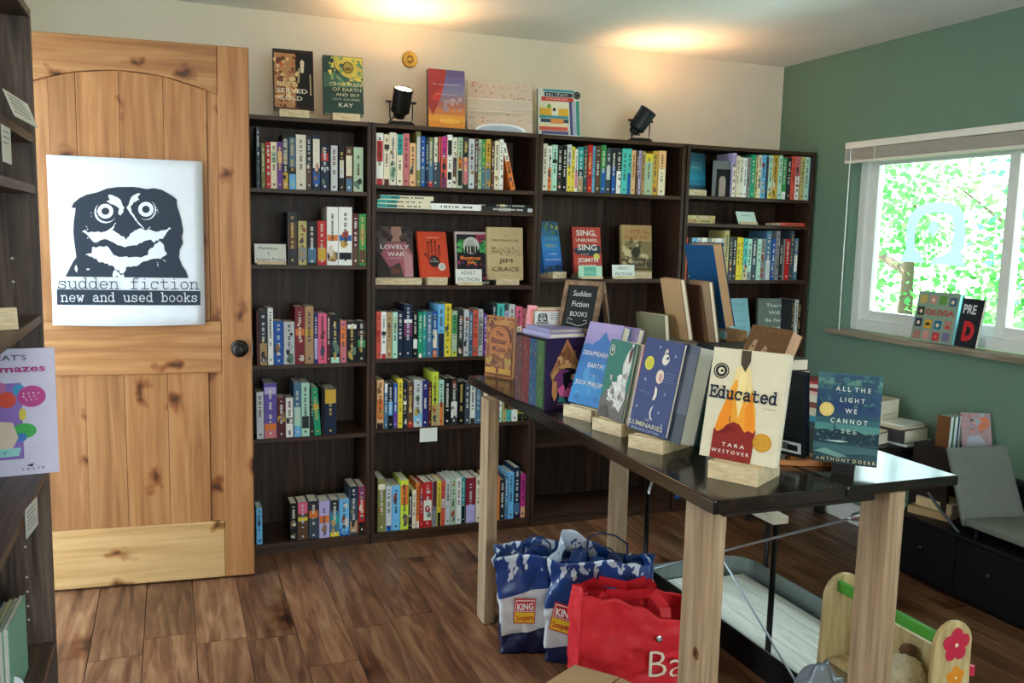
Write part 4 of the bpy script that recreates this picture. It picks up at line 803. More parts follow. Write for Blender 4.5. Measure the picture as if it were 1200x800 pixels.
card('handwritten Fantasy & Science Fiction card by the door', .385, 3.728, 1.226, 0, .125, .085, [('Fantasy', .45, .80, .20, '3a3c44', .6), ('&', .45, .55, .16, '3a3c44'), ('Science Fiction', .5, .26, .20, '3a3c44', .9)], group=GC)
card('small blank white card hanging from the fifth shelf edge', 1.058, 3.7045, .446, 0, .080, .062, [], tilt=.03, base=False, cat='card')
# -- third bookcase display shelf
Z3c = 1.172
face_book('blue book turned aside, leftmost on the third display shelf', 1.679, 3.781, Z3c + .028, .591, .167, .160, .239, .030, '2c6cb0',
  grad(['28508c', '2c66b4', '2f78c4', '3484c8', '3a80b8', '3c6c94', '3a5a74']) + rnd_blobs(12, 16, ['c8b858', '5a7a58', '2c4c5c'], (.3, .98, .75, .97), (.03, .08)) + rnd_blobs(13, 10, ['1c3450'], (.05, .95, .02, .10), (.04, .1)),
  [('LOUISE', .5, .66, .085, '78b0b8', .7), ('PENNY', .5, .52, .085, 'c8d060', .62), ('A GREAT', .55, .36, .055, 'd8e4f0', .5), ('RECKONING', .52, .25, .055, 'd8e4f0', .8)])
block_stand('pale book stand under the turned blue book', 1.695, 3.775, Z3c, .45, w=.10, h=.030)
face_book('red book with large white lettering on the third display shelf', 1.859, 3.782, Z3c + .028, -.014, .209, .148, .219, .028, 'c04a3e',
  [('34404a', [(.0, .5), (.2, .55), (.6, .62), (.98, .58), (.98, .42), (.6, .36), (.1, .40)]), ('d8c860', disc(.82, .35, .11, 14, .075))],
  [('SING,', .5, .87, .17, 'ece8e0', .72, .02), ('UNBURIED,', .5, .71, .09, 'ece8e0', .78, .01), ('SING', .5, .55, .18, 'ece8e0', .68, .02), ('A NOVEL', .4, .40, .04, 'e8d8c8', .3), ('JESMYN', .5, .27, .13, 'ece8e0', .72, .01), ('WARD', .5, .13, .13, 'ece8e0', .6, .01)], spine='8a2c2a')
block_stand('pale book stand under the red and white lettered book', 1.86, 3.782, Z3c, 0, w=.10, h=.030)
card('small mint sign with a teal panel before the red book', 1.845, 3.728, Z3c, -.02, .122, .062, [], col='b4e0c8', polys=[rect('6ab8a0', .22, .74, .12, .92)] + marks('d0ece0', .3, .66, .5, .14, 7), cat='sign')
card('handwritten Adult Fiction card left of the sepia book', 2.02, 3.728, Z3c, -.03, .118, .068, [('ADULT', .5, .78, .28, '4a4e50', .5), ('FICTION', .52, .36, .28, '4a4e50', .76)], group=GC, col='dfe8e0')
face_book('tan book with a sepia photograph on the third display shelf', 2.132, 3.801, Z3c + .028, -.088, .124, .160, .232, .026, 'b89a68',
  [rect('8a7a54', .0, 1, .05, .66), rect('5a5038', 0, 1, .04, .30)] + rnd_blobs(14, 34, ['4a4230', 'a8986c', '6a5f44', 'c4b48a'], (.02, .98, .1, .68), (.03, .10)) + [('d0c090', disc(.18, .42, .12, 10, .08)), ('cabc94', disc(.72, .36, .12, 9, .05)), ('3c3628', disc(.45, .42, .14, 9, .12))] + marks('b0663c', .08, .92, .86, .10, 8, .09, .015) + marks('b0663c', .08, .92, .74, .08, 9, .08, .015) + marks('c8bc90', .25, .85, .22, .045, 10) + marks('b0a478', .25, .85, .11, .04, 11),
  [])
block_stand('pale book stand under the sepia photograph book', 2.145, 3.795, Z3c, -.088, w=.115, h=.030)
# -- corner bookcase
face_book('teal blue book turned aside at left of the corner top shelf', 2.437, 3.775, 1.605, .355, .079, .131, .185, .026, '2a6c8c',
  grad(['2c4c60', '2878a0', '2c8aa8', '2c8098', '2a6c88', '2c5c74', '2a4e64']) + marks('8ab0b4', .15, .8, .62, .09, 12, .14) + marks('5a8c98', .2, .85, .73, .06, 13, .1), [])
block_stand('pale book stand on the corner bookcase top shelf', 2.418, 3.757, 1.58, .2, w=.118, h=.030)
be = E('bookend', 'grey metal bookend with a black arch beside upright books', 'bookend', (2.555, 3.745, 1.58), (0, 0, -.05))
m = MB(); m.box(-.052, .052, 0, .003, 0, .175, M('77797a', .4, .4)); m.box(-.052, .052, -.0, .11, 0, .002, M('77797a', .4, .4)); m.obj('plate', be)
m = MB(); m.face([(-.034, -.001, .002), (.05, -.001, .002), (.05, -.001, .135), (-.03, -.001, .135)], M('0c0c0e')); m.face([(p[0], -.0018, p[1]) for p in [(-.015, .002), (.022, .002), (.022, .08)] + [(.0035 + .0185 * math.cos(rad(a)), .08 + .022 * math.sin(rad(a))) for a in range(0, 181, 20)][1:]], M('a09088')); m.obj('arch_cutout', be)
card('mint index card alone on the second corner shelf', 2.715, 3.73, 1.447, .03, .115, .072, [], tilt=.45, col='cfe6dc', polys=marks('4c6460', .25, .7, .70, .10, 14, .07) + marks('8aa09a', .08, .25, .2, .08, 15))
face_book('grey-green book with a four-line pale title in the corner bookcase', 2.973, 3.812, .830, -.211, .04, .180, .237, .024, '74857c', [],
  [('There', .5, .85, .11, 'd8e8dc', .52, .012), ('Will', .5, .69, .11, 'd8e8dc', .34, .012), ('Be No', .5, .52, .11, 'd8e8dc', .52, .012), ('Miracles', .5, .35, .11, 'd8e8dc', .82, .012), ('Here', .5, .18, .11, 'd8e8dc', .4, .012)])
face_book('light blue book leaning on the fourth corner shelf', 2.742, 3.779, .830, .106, .209, .159, .244, .018, '9cd4e0', [rect('88c0d0', .1, .9, .50, .52)] + marks('7cb8c4', .25, .9, .86, .07, 16, .1) + marks('7cb8c4', .25, .9, .74, .07, 17, .1) + marks('7cb8c4', .3, .8, .36, .06, 18, .1), [])

# ================================================================== CLAMP SPOTLIGHTS AND THE WALL ROUNDEL
def spotlight(label, x, y, z, tiltx, tilty, col, glow, spin=0):
    r = E('spotlight', label, 'lamp', (x, y, z), (0, 0, spin), 'black spotlights on the bookcases')
    m = MB(); m.lathe([(.058, 0), (.060, .004), (.058, .014), (.050, .018), (.010, .020)], BLKM, 28); m.obj('base', r, smooth=False)
    for s in (-1, 1):
        m = MB(); m.tube([(s * .012, 0, .018), (s * .046, 0, .022), (s * .050, 0, .040), (s * .050, 0, .105)], .0028, BLKM, 8); m.obj('yoke_arm', r, smooth=True)
        m = MB(); m.tube([(s * .044, 0, .103), (s * .066, 0, .103)], .0055, BLKM, 10); m.obj('knob', r)
    can = Matrix.Translation((0, 0, .098)) @ Matrix.Rotation(tiltx, 4, 'X') @ Matrix.Rotation(tilty, 4, 'Y')
    C = M(col, .4, .2); m = MB(); m.lathe([(.010, -.068), (.024, -.062), (.027, -.046), (.040, -.036), (.041, .052), (.043, .056), (.043, .066), (.039, .066), (.036, .05), (.030, .0), (.002, -.02)], C, 28, can, cap=False); m.obj('lamp_head', r, smooth=False)
    em = bpy.data.materials.new('warm_bulb_glow'); em.use_nodes = True; q = em.node_tree.nodes; e = q.new('ShaderNodeEmission'); e.inputs['Color'].default_value = (1, .62, .30, 1); e.inputs['Strength'].default_value = glow
    em.node_tree.links.new(e.outputs[0], q['Material Output'].inputs[0])
    m = MB(); m.lathe([(.0385, .0555), (.036, .061), (.020, .066), (.002, .067)], em, 20, can); m.obj('bulb', r, smooth=True)
    m = MB(); m.tube([(0, .0, .035), (-.02, .005, .045), (-.045, .0, .030), (-.055, -.01, .012), (-.062, .02, .006), (-.085, .06, .003), (-.09, .12, .003)], .0032, BLKM, 8); m.obj('cable', r, smooth=True)
    d = (can.to_3x3() @ Vector((0, 0, 1))); d = Matrix.Rotation(spin, 3, 'Z') @ d; p = Matrix.Rotation(spin, 3, 'Z') @ (can @ Vector((0, 0, .075)))
    return Vector((x, y, z)) + p, d
p, d = spotlight('black spotlight glowing upward, left of the sunset book', .945, 3.80, ZT, .42, .05, '1c1a1a', 60)
o = light('spotlight_beam', 'SPOT', p, (d + Vector((-.10, .25, .5))), 16, (1.0, .54, .24), spot_size=rad(150), spot_blend=1.0, shadow_soft_size=.05)
p, d = spotlight('black spotlight tilted toward the corner on the third bookcase', 2.118, 3.80, ZT, .30, .50, '1f2426', 60, spin=.0)
o = light('spotlight_beam', 'SPOT', p, (d + Vector((-.1, .2, .6))), 13, (1.0, .54, .24), spot_size=rad(150), spot_blend=1.0, shadow_soft_size=.05)
ro = E('wall_roundel', 'small round gold ornament on the wall above the lit lamp', 'ornament', (1.039, YB - .001, 2.150))
GOLD = M('c8a24c', .35, .6); m = MB(); RR = Matrix.Rotation(PI / 2, 4, 'X')
m.lathe([(.037, 0), (.037, .004), (.033, .008), (.028, .006), (.026, .005)], GOLD, 28, RR); m.obj('rim', ro, recalc=True)
m = MB(); m.lathe([(.0265, .004), (.001, .0045)], M('d8b878', .4), 24, RR); m.obj('medallion', ro)
m = MB(); m.tube([(-.014, -.008, .002), (-.004, -.011, .014), (.010, -.010, .012), (.014, -.008, -.004), (.0, -.011, -.014), (-.012, -.008, -.008)], [.003, .006, .005, .004, .006, .003], M('8a6238', .5), 8); m.obj('relief', ro, smooth=True)
# ================================================================== THE DISPLAY TABLE
TZ = .84
tb = E('display_table', 'long black-topped table on pale timber legs with books displayed on it', 'table', (1.38, 2.3, 0))
def tp(name, x0, x1, y0, y1, z0, z1, mat, bev=.002, par=tb):
    o = bx(name, x0, x1, y0, y1, z0, z1, mat, None, bev); o.parent = par; base = Vector((0, 0, 0)); q = par
    while q: base += q.location; q = q.parent
    o.location -= base; return o
TOPX = (1.040, 1.386, 1.716)
m = MB(); cx, cy = 1.38, 2.3
# two boards side by side; outer corners eased
def board(x0, x1, dz, nm):
    m = MB(); e = .008
    prof = [(x0 - cx, TZ - .032 + dz), (x1 - cx, TZ - .032 + dz), (x1 - cx, TZ - .004), (x1 - cx - .004, TZ), (x0 - cx + .004, TZ), (x0 - cx, TZ - .004)]
    m.prism(prof, 1.490 - cy, 3.116 - cy, TOPM, 'y'); return m.obj(nm, tb, bevel=.003, recalc=True)
board(TOPX[0], TOPX[1] - .0015, 0, 'top_board'); board(TOPX[1] + .0015, TOPX[2], .008, 'top_board')
for i, (x0, x1, y0, y1) in enumerate(((1.008, 1.050, 2.790, 2.868), (1.078, 1.124, 1.560, 1.655), (1.525, 1.567, 2.790, 2.868), (1.530, 1.576, 1.508, 1.600))):
    tp('leg', x0, x1, y0, y1, 0, TZ - .032, STUD_K if i in (1, 3) else STUD, .003)
tp('floor_rail', 1.085, 1.524, 2.800, 2.838, 0, .058, STUD, .003)
tp('end_rail', 1.105, 1.521, 1.545, 1.583, TZ - .060, TZ - .033, M('2a2420'), .002)
tp('end_rail', 1.085, 1.524, 2.80, 2.838, TZ - .072, TZ - .033, STUD, .002)
STEEL = M('c4ccd0', .35, .8)
def rod(name, pts, r, mat, par, seg=8):
    m = MB(); c = Vector(pts[0]); m.tube([Vector(p) - c for p in pts], r, mat, seg); o = m.obj(name, None, smooth=True); o.parent = par; base = Vector((0, 0, 0)); q = par
    while q: base += q.location; q = q.parent
    o.location = c - base; return o
b1 = rod('brace_wire', [(1.574, 1.575, .742), (1.574, 2.82, .095)], .0035, STEEL, tb)
b2 = rod('brace_wire', [(1.574, 2.82, .765), (1.574, 1.585, .03)], .0035, STEEL, tb)
tbk = rod('turnbuckle', [(1.574, 1.60, .729), (1.574, 1.62, .719), (1.574, 1.66, .698), (1.574, 1.68, .688)], [.004, .011, .011, .004], STEEL, tb, 10)
rod('eye_bolt', [(1.574, 1.555, .752), (1.568, 1.575, .752), (1.574, 1.585, .740), (1.580, 1.575, .730), (1.574, 1.560, .735)], .0035, STEEL, tb)

# ---- books along the near side and end of the table (position, facing and lean measured)
def tstand(label, X, Y_, a, w=.115, h=.035, d=.115, mat=None): return block_stand(label, X, Y_, TZ, a, w=w, h=h, d=d, group='pale wooden book stands on the table', front=.016, mat=mat)
face_book('orange-brown antique looking book standing at the far end of the table', 1.141, 3.054, TZ, -1.082, .037, .141, .228, .012, 'b06c34',
  [rect('74401e', .03, .97, .02, .98), rect('a8702c', .08, .92, .86, .95)] + rnd_blobs(20, 50, ['965c2a', '62301c', 'a46e36', '7a4422'], (.05, .95, .04, .96), (.03, .09)) + [('a8642c', disc(.5, .60, .38, 26, .24)), ('8a4c20', disc(.5, .60, .34, 26, .215)), ('a8602a', disc(.5, .60, .32, 26, .20)), rect('b8842c', .06, .94, .06, .15), ('6a2c1c', disc(.46, .11, .05, 10, .05)), ('9a7a34', [(.05, .3), (.3, .33), (.25, .24), (.06, .22)]), ('9a7a34', [(.68, .33), (.95, .30), (.94, .22), (.72, .24)])],
  [('The', .5, .72, .11, '3c1c10', .26, .02), ('Bitter', .5, .60, .13, '3c1c10', .56, .02), ('Kiss', .5, .47, .12, '3c1c10', .44, .02)], spine='a8808a')
# boxed set
bsx, bsy, ba = 1.066, 2.445, rad(8)
bs = E('boxed_set', 'dark purple boxed book set, coloured spines turned to the table edge', 'boxed set', (bsx, bsy, TZ), (0, 0, ba))
BW, BD, BH = .155, .185, .220
m = MB(); c = .003; PU = M('2a1640', .3)
m.box(0, BW, 0, c, 0, BH, PU); m.box(0, BW, BD - c, BD, 0, BH, PU); m.box(BW - c, BW, c, BD - c, 0, BH, PU); m.box(.0, BW - c, c, BD - c, 0, c, PU); m.box(.0, BW - c, c, BD - c, BH - c, BH, M('1a0e20', .3))
m.obj('slipcase', bs)
cols = [('553a3a', '7a4c48'), ('6a2e30', '44262a'), ('2c4868', '203a58'), ('3a5c34', '284c2c')]
yy = c + .0015; order = [0, 1, 2, 3]; tt = (BD - 2 * c - .003) / 4
for i in range(4):
    y1 = BD - c - .0015 - i * tt; y0 = y1 - tt + .0012
    m = MB(); m.box(-.002, BW - .012, y0, y1, c, BH - c - .004, M(cols[i][0])); o = m.obj('volume', bs)
    k = MB(); rr = random.Random(i + 50)
    for q in range(26):
        zc = rr.uniform(.012, BH - .02); yc = rr.uniform(y0 + .004, y1 - .004); k.face([(-.0026, yc + .0018, zc - rr.uniform(.004, .014)), (-.0026, yc - .0018, zc - .005), (-.0026, yc - rr.uniform(.0005, .002), zc + .006), (-.0026, yc + .002, zc + .004)], M(rr.choice([cols[i][1], '7c6258', '7a3434' if i < 2 else '4c7a54'])))
    stuff(k.obj('spine_art', bs))
bm_ = E('x', None, None); bpy.data.objects.remove(bm_)
ap = [('b07850', [(.50, .99), (.92, .50), (.88, .42), (.16, .40), (.12, .50)]), ('8a5a3c', [(.50, .93), (.84, .52), (.20, .50)]), ('c89860', [(.14, .46), (.3, .60), (.5, .66), (.72, .62), (.90, .48), (.86, .42), (.7, .54), (.5, .58), (.32, .53), (.2, .42)])]
ap += rnd_blobs(21, 26, ['d0a070', '7a4c34', '9a6a48'], (.28, .74, .50, .80), (.02, .05)) + [('141016', disc(.52, .36, .34, 22, .22)), ('7a3c70', disc(.46, .42, .24, 14, .14, .15)), ('e0689c', [(.28, .28), (.42, .34), (.55, .28), (.80, .38), (.84, .22), (.70, .10), (.50, .16), (.34, .18)]), ('141016', [(.40, .50), (.62, .54), (.86, .44), (.72, .38), (.55, .36), (.48, .24), (.42, .36)]), ('c88a5a', [(.16, .40), (.26, .40), (.28, .20), (.22, .10), (.15, .22)]), ('c89aa0', disc(.66, .44, .07, 10, .05)), ('3c8a8c', [(.3, .10), (.5, .08), (.44, .16), (.33, .18)]), ('8a8a94', [(.28, .07), (.78, .09), (.78, .075), (.28, .055)]), ('2c7a80', [(.45, .01), (.6, .01), (.54, .05)])]
am = E('cover_anchor', None, None); bpy.data.objects.remove(am)
m = MB(); y = -.0008
for col, pts in ap:
    m.face([(u * BW, y, v * BH) for u, v in pts], M(col)); y -= .0001
stuff(m.obj('box_art', bs))
# lilac books and cards lying on the boxed set
bz = TZ + BH
def pile_book(label, x, y, z, a, L, d, t, base, pages=None, group=None, spine_side='left'):
    """book lying flat; spine along local -X side"""
    r = E('book', label, 'book', (x, y, z), (0, 0, a), group); m = MB(); c = .002; B = M(base)
    m.box(-d/2, d/2, -L/2, L/2, 0, c, B); m.box(-d/2, d/2, -L/2, L/2, t - c, t, B); m.box(-d/2, -d/2 + c, -L/2, L/2, c * .99, t - c * .99, B); m.obj('cover', r)
    p = MB(); p.box(-d/2 + c, d/2 - .003, -L/2 + .003, L/2 - .003, c, t - c, pages or PAGES); p.obj('pages', r); return r
pile_book('lilac-grey paperback lying on top of the purple boxed set', 1.135, 2.545, bz, rad(8), .17, .13, .014, 'a49cc4')
pile_book('second lilac paperback, lying under the small owl card', 1.140, 2.55, bz + .0142, rad(4), .16, .12, .012, '8c88b0', M('c8b8b8', .8))
ch = E('owl_card', 'small white card with a black owl head before the coral books', 'card', (1.136, 2.60, bz + .0264), (0, 0, -.25))
m = MB(); m.box(-.040, .052, 0, .0015, 0, .044, M('d8dada')); m.box(-.040, .052, .002, .030, 0, .003, M('d8dada')); m.obj('paper', ch)
m = MB(); y = -.0006
for col, pl in owl_polys('1c1e24', 'd8dada', lambda a, b: (-.034 + a / 950 * .036, .010 + (730 - b) / 730 * .029)): m.face([(p[0], y, p[1]) for p in pl], M(col)); y -= .00002
m.box(-.036, .004, y, y + .0002, .004, .008, M('1c1e24'))
for i in range(4): m.box(.010, .046 - i * .004, -.0009, -.0007, .036 - i * .006, .038 - i * .006, M('5a5e68'))
stuff(m.obj('owl_print', ch))
pile_book('coral booklet standing behind the small owl card', 1.150, 2.645, bz + .0265, -.2, .05, .10, .044, 'dc7468')
pile_book('cream booklet on the coral one behind the owl card', 1.165, 2.65, bz + .0708, -.25, .05, .085, .006, 'd8c8a8')
r_ = face_book('narrow pink leaflet leaning left of the small owl card', 1.100, 2.66, bz, -.9, .16, .035, .085, .003, 'd89098', [], [])
# chalkboard A-frame
CB = E('chalkboard', 'small A-frame chalkboard with white handwriting on the boxed set', 'chalkboard', (1.236, 2.535, bz), (0, 0, rad(-58)), None)
FRM = wood('worn_chalkboard_frame', '4a3526', '7a5c44', 'a08464', (4, 4, 4), .6, 5)
def panel(sign, board):
    W, Hh, f = .142, .178, .015; r = sign * .28
    def T(p):
        x, y, z = p; yy = y * math.cos(r) + z * math.sin(r); zz = -y * math.sin(r) + z * math.cos(r); return (x, yy + sign * -.050, zz)
    out = []
    for nm, a, b, c, d in (('frame_stile', -W/2, -W/2 + f, 0, Hh), ('frame_stile', W/2 - f, W/2, 0, Hh), ('frame_rail', -W/2 + f, W/2 - f, Hh - f, Hh), ('frame_rail', -W/2 + f, W/2 - f, .010, .010 + f)):
        m = MB(); m.box(a, b, -.006, .006, c, d, FRM); m.v = [T(p) for p in m.v]; m.obj(nm, CB, bevel=.001)
    m = MB(); m.box(-W/2 + f, W/2 - f, -.002, .003, .010 + f, Hh - f, M('1c1f20', .7)); m.v = [T(p) for p in m.v]; m.obj('slate', CB)
    if board:
        m = MB(); wht = M('c8ccc8', .8)
        for s_, z_, sz, wd in (('Sudden', .137, .026, .066), ('Fiction', .103, .026, .062), ('BOOKS', .070, .022, .064)): put_text(m, s_, 0, z_, sz, wht, -.0028, wd, P=T)
        stuff(m.obj('chalk_lettering', CB))
        m = MB(); m.tube([T(p) for p in [(-.020, -.004, .050), (-.036, -.004, .055), (-.038, -.004, .040), (-.020, -.004, .038), (.0, -.004, .032), (.018, -.004, .034), (.036, -.004, .044), (.034, -.004, .052), (.022, -.004, .050)]], .0011, wht, 5); m.obj('chalk_flourish', CB)
panel(1, True); panel(-1, False)

face_book('blue and violet book with a mountain outline on the table edge', 1.141, 2.319, .875, -1.30, .327, .150, .254, .030, '3a78b8',
  grad(['2e7cc0', '3484c4', '3a84c0', '3c7cbc', '4074b4', '4a70b0', '8a84b8', '9a8abc', 'a090c0']) + [('3c6cae', [(0, .70), (.12, .74), (.25, .72), (.42, .80), (.55, .90), (.66, .82), (.8, .78), (1, .74), (1, .5), (0, .5)]), ('3474b4', [(0, .52), (1, .56), (1, .3), (0, .3)])] + rnd_blobs(22, 16, ['2c6cac', '3a88c8', '4a90c8'], (.05, .95, .05, .5), (.04, .1)),
  [('DISAPPEARING', .5, .62, .075, 'd4d4dc', .86, .012), ('EARTH', .52, .48, .075, 'd4d4dc', .44, .012), ('JULIA PHILLIPS', .5, .26, .075, 'd4d4dc', .86, .012), ('a novel', .5, .37, .03, 'c0c8d8', .15)])
tstand('pale wooden stand under the blue and violet mountain book', 1.121, 2.300, -1.23)
flb = face_book('thick cream-paged book hidden behind the blue and violet one', 1.176, 2.306, .862, -1.30, .327, .168, .262, .022, '9a8abc', [], [])
face_book('teal book with a cascading white dress and round badge', 1.125, 2.130, .875, -1.54, .179, .137, .218, .010, '3f7a70',
  [('6a6a68', [(0, 0), (1, 0), (1, .38), (.6, .45), (.3, .42), (0, .2)])] + grad(['6c6866', '706c6a'], 0, .22) + [('d8d8d4', [(.95, .92), (.85, .95), (.74, .85), (.66, .7), (.70, .58), (.52, .55), (.55, .48), (.34, .46), (.42, .40), (.22, .34), (.34, .30), (.25, .22), (.5, .24), (.62, .18), (.82, .12), (.95, .3), (.9, .5), (.96, .7)])] + rnd_blobs(23, 26, ['a8a4a4', 'bcb8b4', 'f0f0ec', '8c8484'], (.3, .9, .16, .6), (.02, .07)) + [('5a3a34', [(.88, .98), (.96, .94), (.92, .78), (.86, .74), (.84, .86)]), ('e8ecec', [(.88, .99), (.96, .99), (.93, .92)]), ('c8d0c8', disc(.16, .86, .11, 18, .072)), ('3c5a54', disc(.16, .86, .085, 18, .056)), ('c8d0c8', disc(.16, .87, .05, 5, .035)), ('5a5a58', [(.04, .0), (.5, .02), (.3, .16), (.1, .12)])],
  [('VICTORY GARDEN', .4, .62, .02, '5a9a84', .5)] if False else [], spine='2c5a54')
r = face_book('white hardcover with a red stripe behind the white-dress book', 1.139, 2.088, .872, -1.50, .179, .140, .220, .036, 'dcd8d0', [rect('b02c34', .80, .88, .0, 1), rect('7a2028', .88, 1, .93, .99)], [], spine='c8c8c0', back='e0dcd4', pages=M('d4c8bc', .8))
tstand('pale wooden stand under the white-dress book', 1.121, 2.110, -1.28)
face_book('dark blue book with white moon phases and a yellow seal', 1.126, 1.927, .880, -1.42, .213, .149, .242, .012, '2c3c74',
  [('e8e0d0', disc(.62, .80, .09, 14, .06, .12)), ('d8cdb8', [(.55, .86), (.60, .92), (.66, .88)]), ('2c3c74', disc(.66, .815, .035, 8, .02)), ('e4d0c0', disc(.56, .61, .10, 18, .075)), ('c89a94', disc(.58, .60, .05, 8, .05)), ('e8e0d0', [(.5, .50), (.56, .48), (.58, .42), (.55, .36), (.48, .35), (.51, .42)]), ('d8d8dc', [(.56, .30), (.50, .27), (.48, .21), (.53, .15), (.60, .14), (.54, .18), (.52, .22), (.535, .27)]), ('d8d23c', disc(.22, .73, .12, 20, .075)), ('c0ba34', disc(.22, .73, .09, 20, .055))] + [('8a98c4', disc(a, b, .03, 4, .02)) for a, b in ((.2, .55), (.85, .85), (.78, .44), (.12, .25), (.72, .24), (.86, .12), (.42, .92))] + marks('8a98c4', .7, .96, .66, .012, 24, .03) + marks('8a98c4', .7, .96, .63, .012, 25, .03) + marks('8a98c4', .7, .96, .60, .012, 26, .03) + marks('8a98c4', .7, .96, .57, .012, 27, .03) + marks('8a98c4', .12, .42, .42, .012, 28, .03),
  [('THE', .5, .135, .025, 'c8c4a8', .1), ('LUMINARIES', .5, .08, .07, 'c8c4a8', .88, .008), ('ELEANOR CATTON', .5, .022, .035, 'a8b0cc', .72)])
face_book('thick grey-blue book behind the moon phases book', 1.142, 1.893, .874, -1.42, .213, .165, .246, .050, '4a5468', [rect('545c6c', .5, 1, .3, .9), rect('3c4454', .4, 1, 0, .3)], [], spine='3a4054', back='4a5060', pages=M('f0f4ee', .8))
pile_book('teal hardcover standing behind the thick grey-blue book', 1.315, 1.88, TZ, -.2, .08, .10, .14, '1f6a64')
tstand('pale wooden stand under the moon phases book', 1.123, 1.905, -1.12, d=.15, w=.105)
# the large cream book
def educated(k, w, h, y, thick):
    strokes(k, 'Educated', -w * .465, .548 * h, w * .112, h * .068, w * .023, M('26304a'), y, w * .098)
def sq(pl): return [(c, [(.145 + (u - .145) * .80, v) for u, v in p]) for c, p in pl]
face_book('large cream book with a pencil tip above red mountains', 1.180, 1.617, .880, -1.019, .216, .180, .253, .024, 'd8d2bc',
  sq([('e8d49a', [(.40, .84), (.62, .84), (.70, .62), (.82, .24), (.18, .24), (.32, .60)]), ('e8a03a', [(.40, .72), (.32, .60), (.20, .38), (.15, .22), (.35, .22), (.48, .30), (.62, .22), (.84, .24), (.80, .44), (.70, .66), (.64, .52), (.58, .70), (.50, .50), (.44, .72)]), ('e88c2c', [(.33, .60), (.16, .26), (.34, .26), (.42, .48)]), ('e88c2c', [(.70, .60), (.82, .28), (.66, .28), (.62, .46)]), ('f0dca0', [(.47, .80), (.56, .80), (.60, .60), (.52, .38), (.44, .58)]),
   ('8a2c2a', [(.14, .04), (.15, .27), (.22, .24), (.30, .27), (.36, .315), (.46, .345), (.56, .33), (.66, .265), (.72, .285), (.80, .27), (.84, .305), (.82, .0), (.14, .0)]), ('7a2426', [(.15, .20), (.30, .27), (.36, .31), (.45, .30), (.60, .22), (.50, .26), (.35, .24)]), ('2a2420', [(.385, .335), (.405, .335), (.40, .40), (.39, .40)]),
   ('4a4238', [(.44, .995), (.60, .995), (.61, .90), (.54, .80), (.45, .87)])]) + [('d09a3a', disc(.80, .20, .120, 26, .082)), ('b8822c', disc(.80, .20, .110, 26, .075)), ('d09a3a', disc(.80, .20, .103, 26, .07)), ('22242a', disc(.145, .79, .105, 28, .072)), ('d8d2bc', disc(.145, .79, .088, 28, .060)), ('22242a', disc(.145, .79, .08, 28, .055)), ('d8d2bc', disc(.145, .79, .045, 14, .032)), ('22242a', disc(.155, .79, .022, 8, .014))] + marks('b07c28', .72, .88, .225, .010, 70, .03) + marks('b07c28', .72, .88, .20, .010, 71, .03) + marks('b07c28', .72, .88, .175, .010, 72, .03),
  [(educated, 0, 0, 0, 'black'), ('a memoir', .84, .50, .022, '6a6a68', .16), ('T A R A', .44, .135, .044, 'e8dcd8', .30, .012), ('W E S T O V E R', .41, .072, .044, 'e8dcd8', .50, .012)], spine='c8c2ac', back='c8c4b4')
tstand('pale wooden stand under the large cream book', 1.169, 1.602, -1.03, w=.118, h=.040, d=.13)
face_book('dark blue book with pale spaced lettering above a harbour town', 1.458, 1.584, TZ + .022, -.795, .139, .141, .211, .022, '24405e',
  grad(['2a3a40', '31505a', '3c6468', '34565e', '28424e', '5c9088', '4c8484', '34606c', '2a4c64', '26426a', '24406a', '28466a', '2c5070', '3a6470', '5a867e', '3c6470']) + rnd_blobs(30, 60, ['3f6c74', '2c5068', '2e4c6a'], (.0, 1, .62, .98), (.02, .07), 9, .4) + [('1c3644', [(0, .36), (.2, .37), (.28, .35), (.34, .38), (.50, .36), (.66, .38), (.8, .34), (1, .37), (1, .24), (0, .22)])] + rnd_blobs(31, 70, ['2c4c58', '16303c', '4a707a', '24444f'], (.02, .98, .22, .36), (.006, .02)) + [('1c3040', [(.30, .36), (.325, .36), (.32, .46), (.31, .46)]), ('a8c4c0', [(.15, .245), (.4, .235), (.55, .25), (.4, .26)]), ('3c6068', [(0, .16), (.4, .10), (1, .14), (1, .2), (0, .22)]), ('6c9490', [(0, .12), (.4, .07), (.55, .09), (.2, .16)]), ('d8c478', disc(.17, .59, .115, 24, .077)), ('b8a25a', disc(.17, .59, .095, 24, .063)), ('d8c478', disc(.17, .59, .088, 24, .058))],
  [('A L L  T H E', .56, .83, .072, 'd4dcd8', .54, .012), ('L I G H T', .56, .71, .072, 'd4dcd8', .38, .012), ('W E', .55, .59, .072, 'd4dcd8', .18, .012), ('C A N N O T', .53, .475, .072, 'd4dcd8', .57, .012), ('S E E', .54, .365, .068, 'a8c0b4', .24, .012), ('A N T H O N Y  D O E R R', .52, .045, .052, 'c8c4a4', .92, .008)], spine='8a98a4', back='1c2c3c')
st2 = block_stand('black stand under the dark blue harbour town book', 1.452, 1.578, TZ, -.795, w=.05, d=.07, h=.022, mat=M('17181a', .3), group=None)
face_book('black book showing its barcode back cover beside the large cream book', 1.394, 1.708, TZ + .018, -1.25, -.111, .098, .209, .020, '141518',
  [rect('d0d4d4', .13, .90, .04, .17)] + [rect('1c1c20', .18 + i * .022, .18 + i * .022 + (.012 if i % 3 else .018), .07, .155) for i in range(17)] + [rect('1c1c20', .62 + i * .02, .52 + i * .02 + .012, .07, .14) for i in range(11)] + sum([marks('4a4c50', .1, .9, .9 - i * .035, .012, 40 + i, .03) for i in range(18)], []), [], spine='1c2430', back='1c2430', cat='book', pages=M('16202a'))
OW = wood('orange_wood_stand', '8a4c20', 'b87438', 'd0935a', (.8, 6, 6), .5, 3)
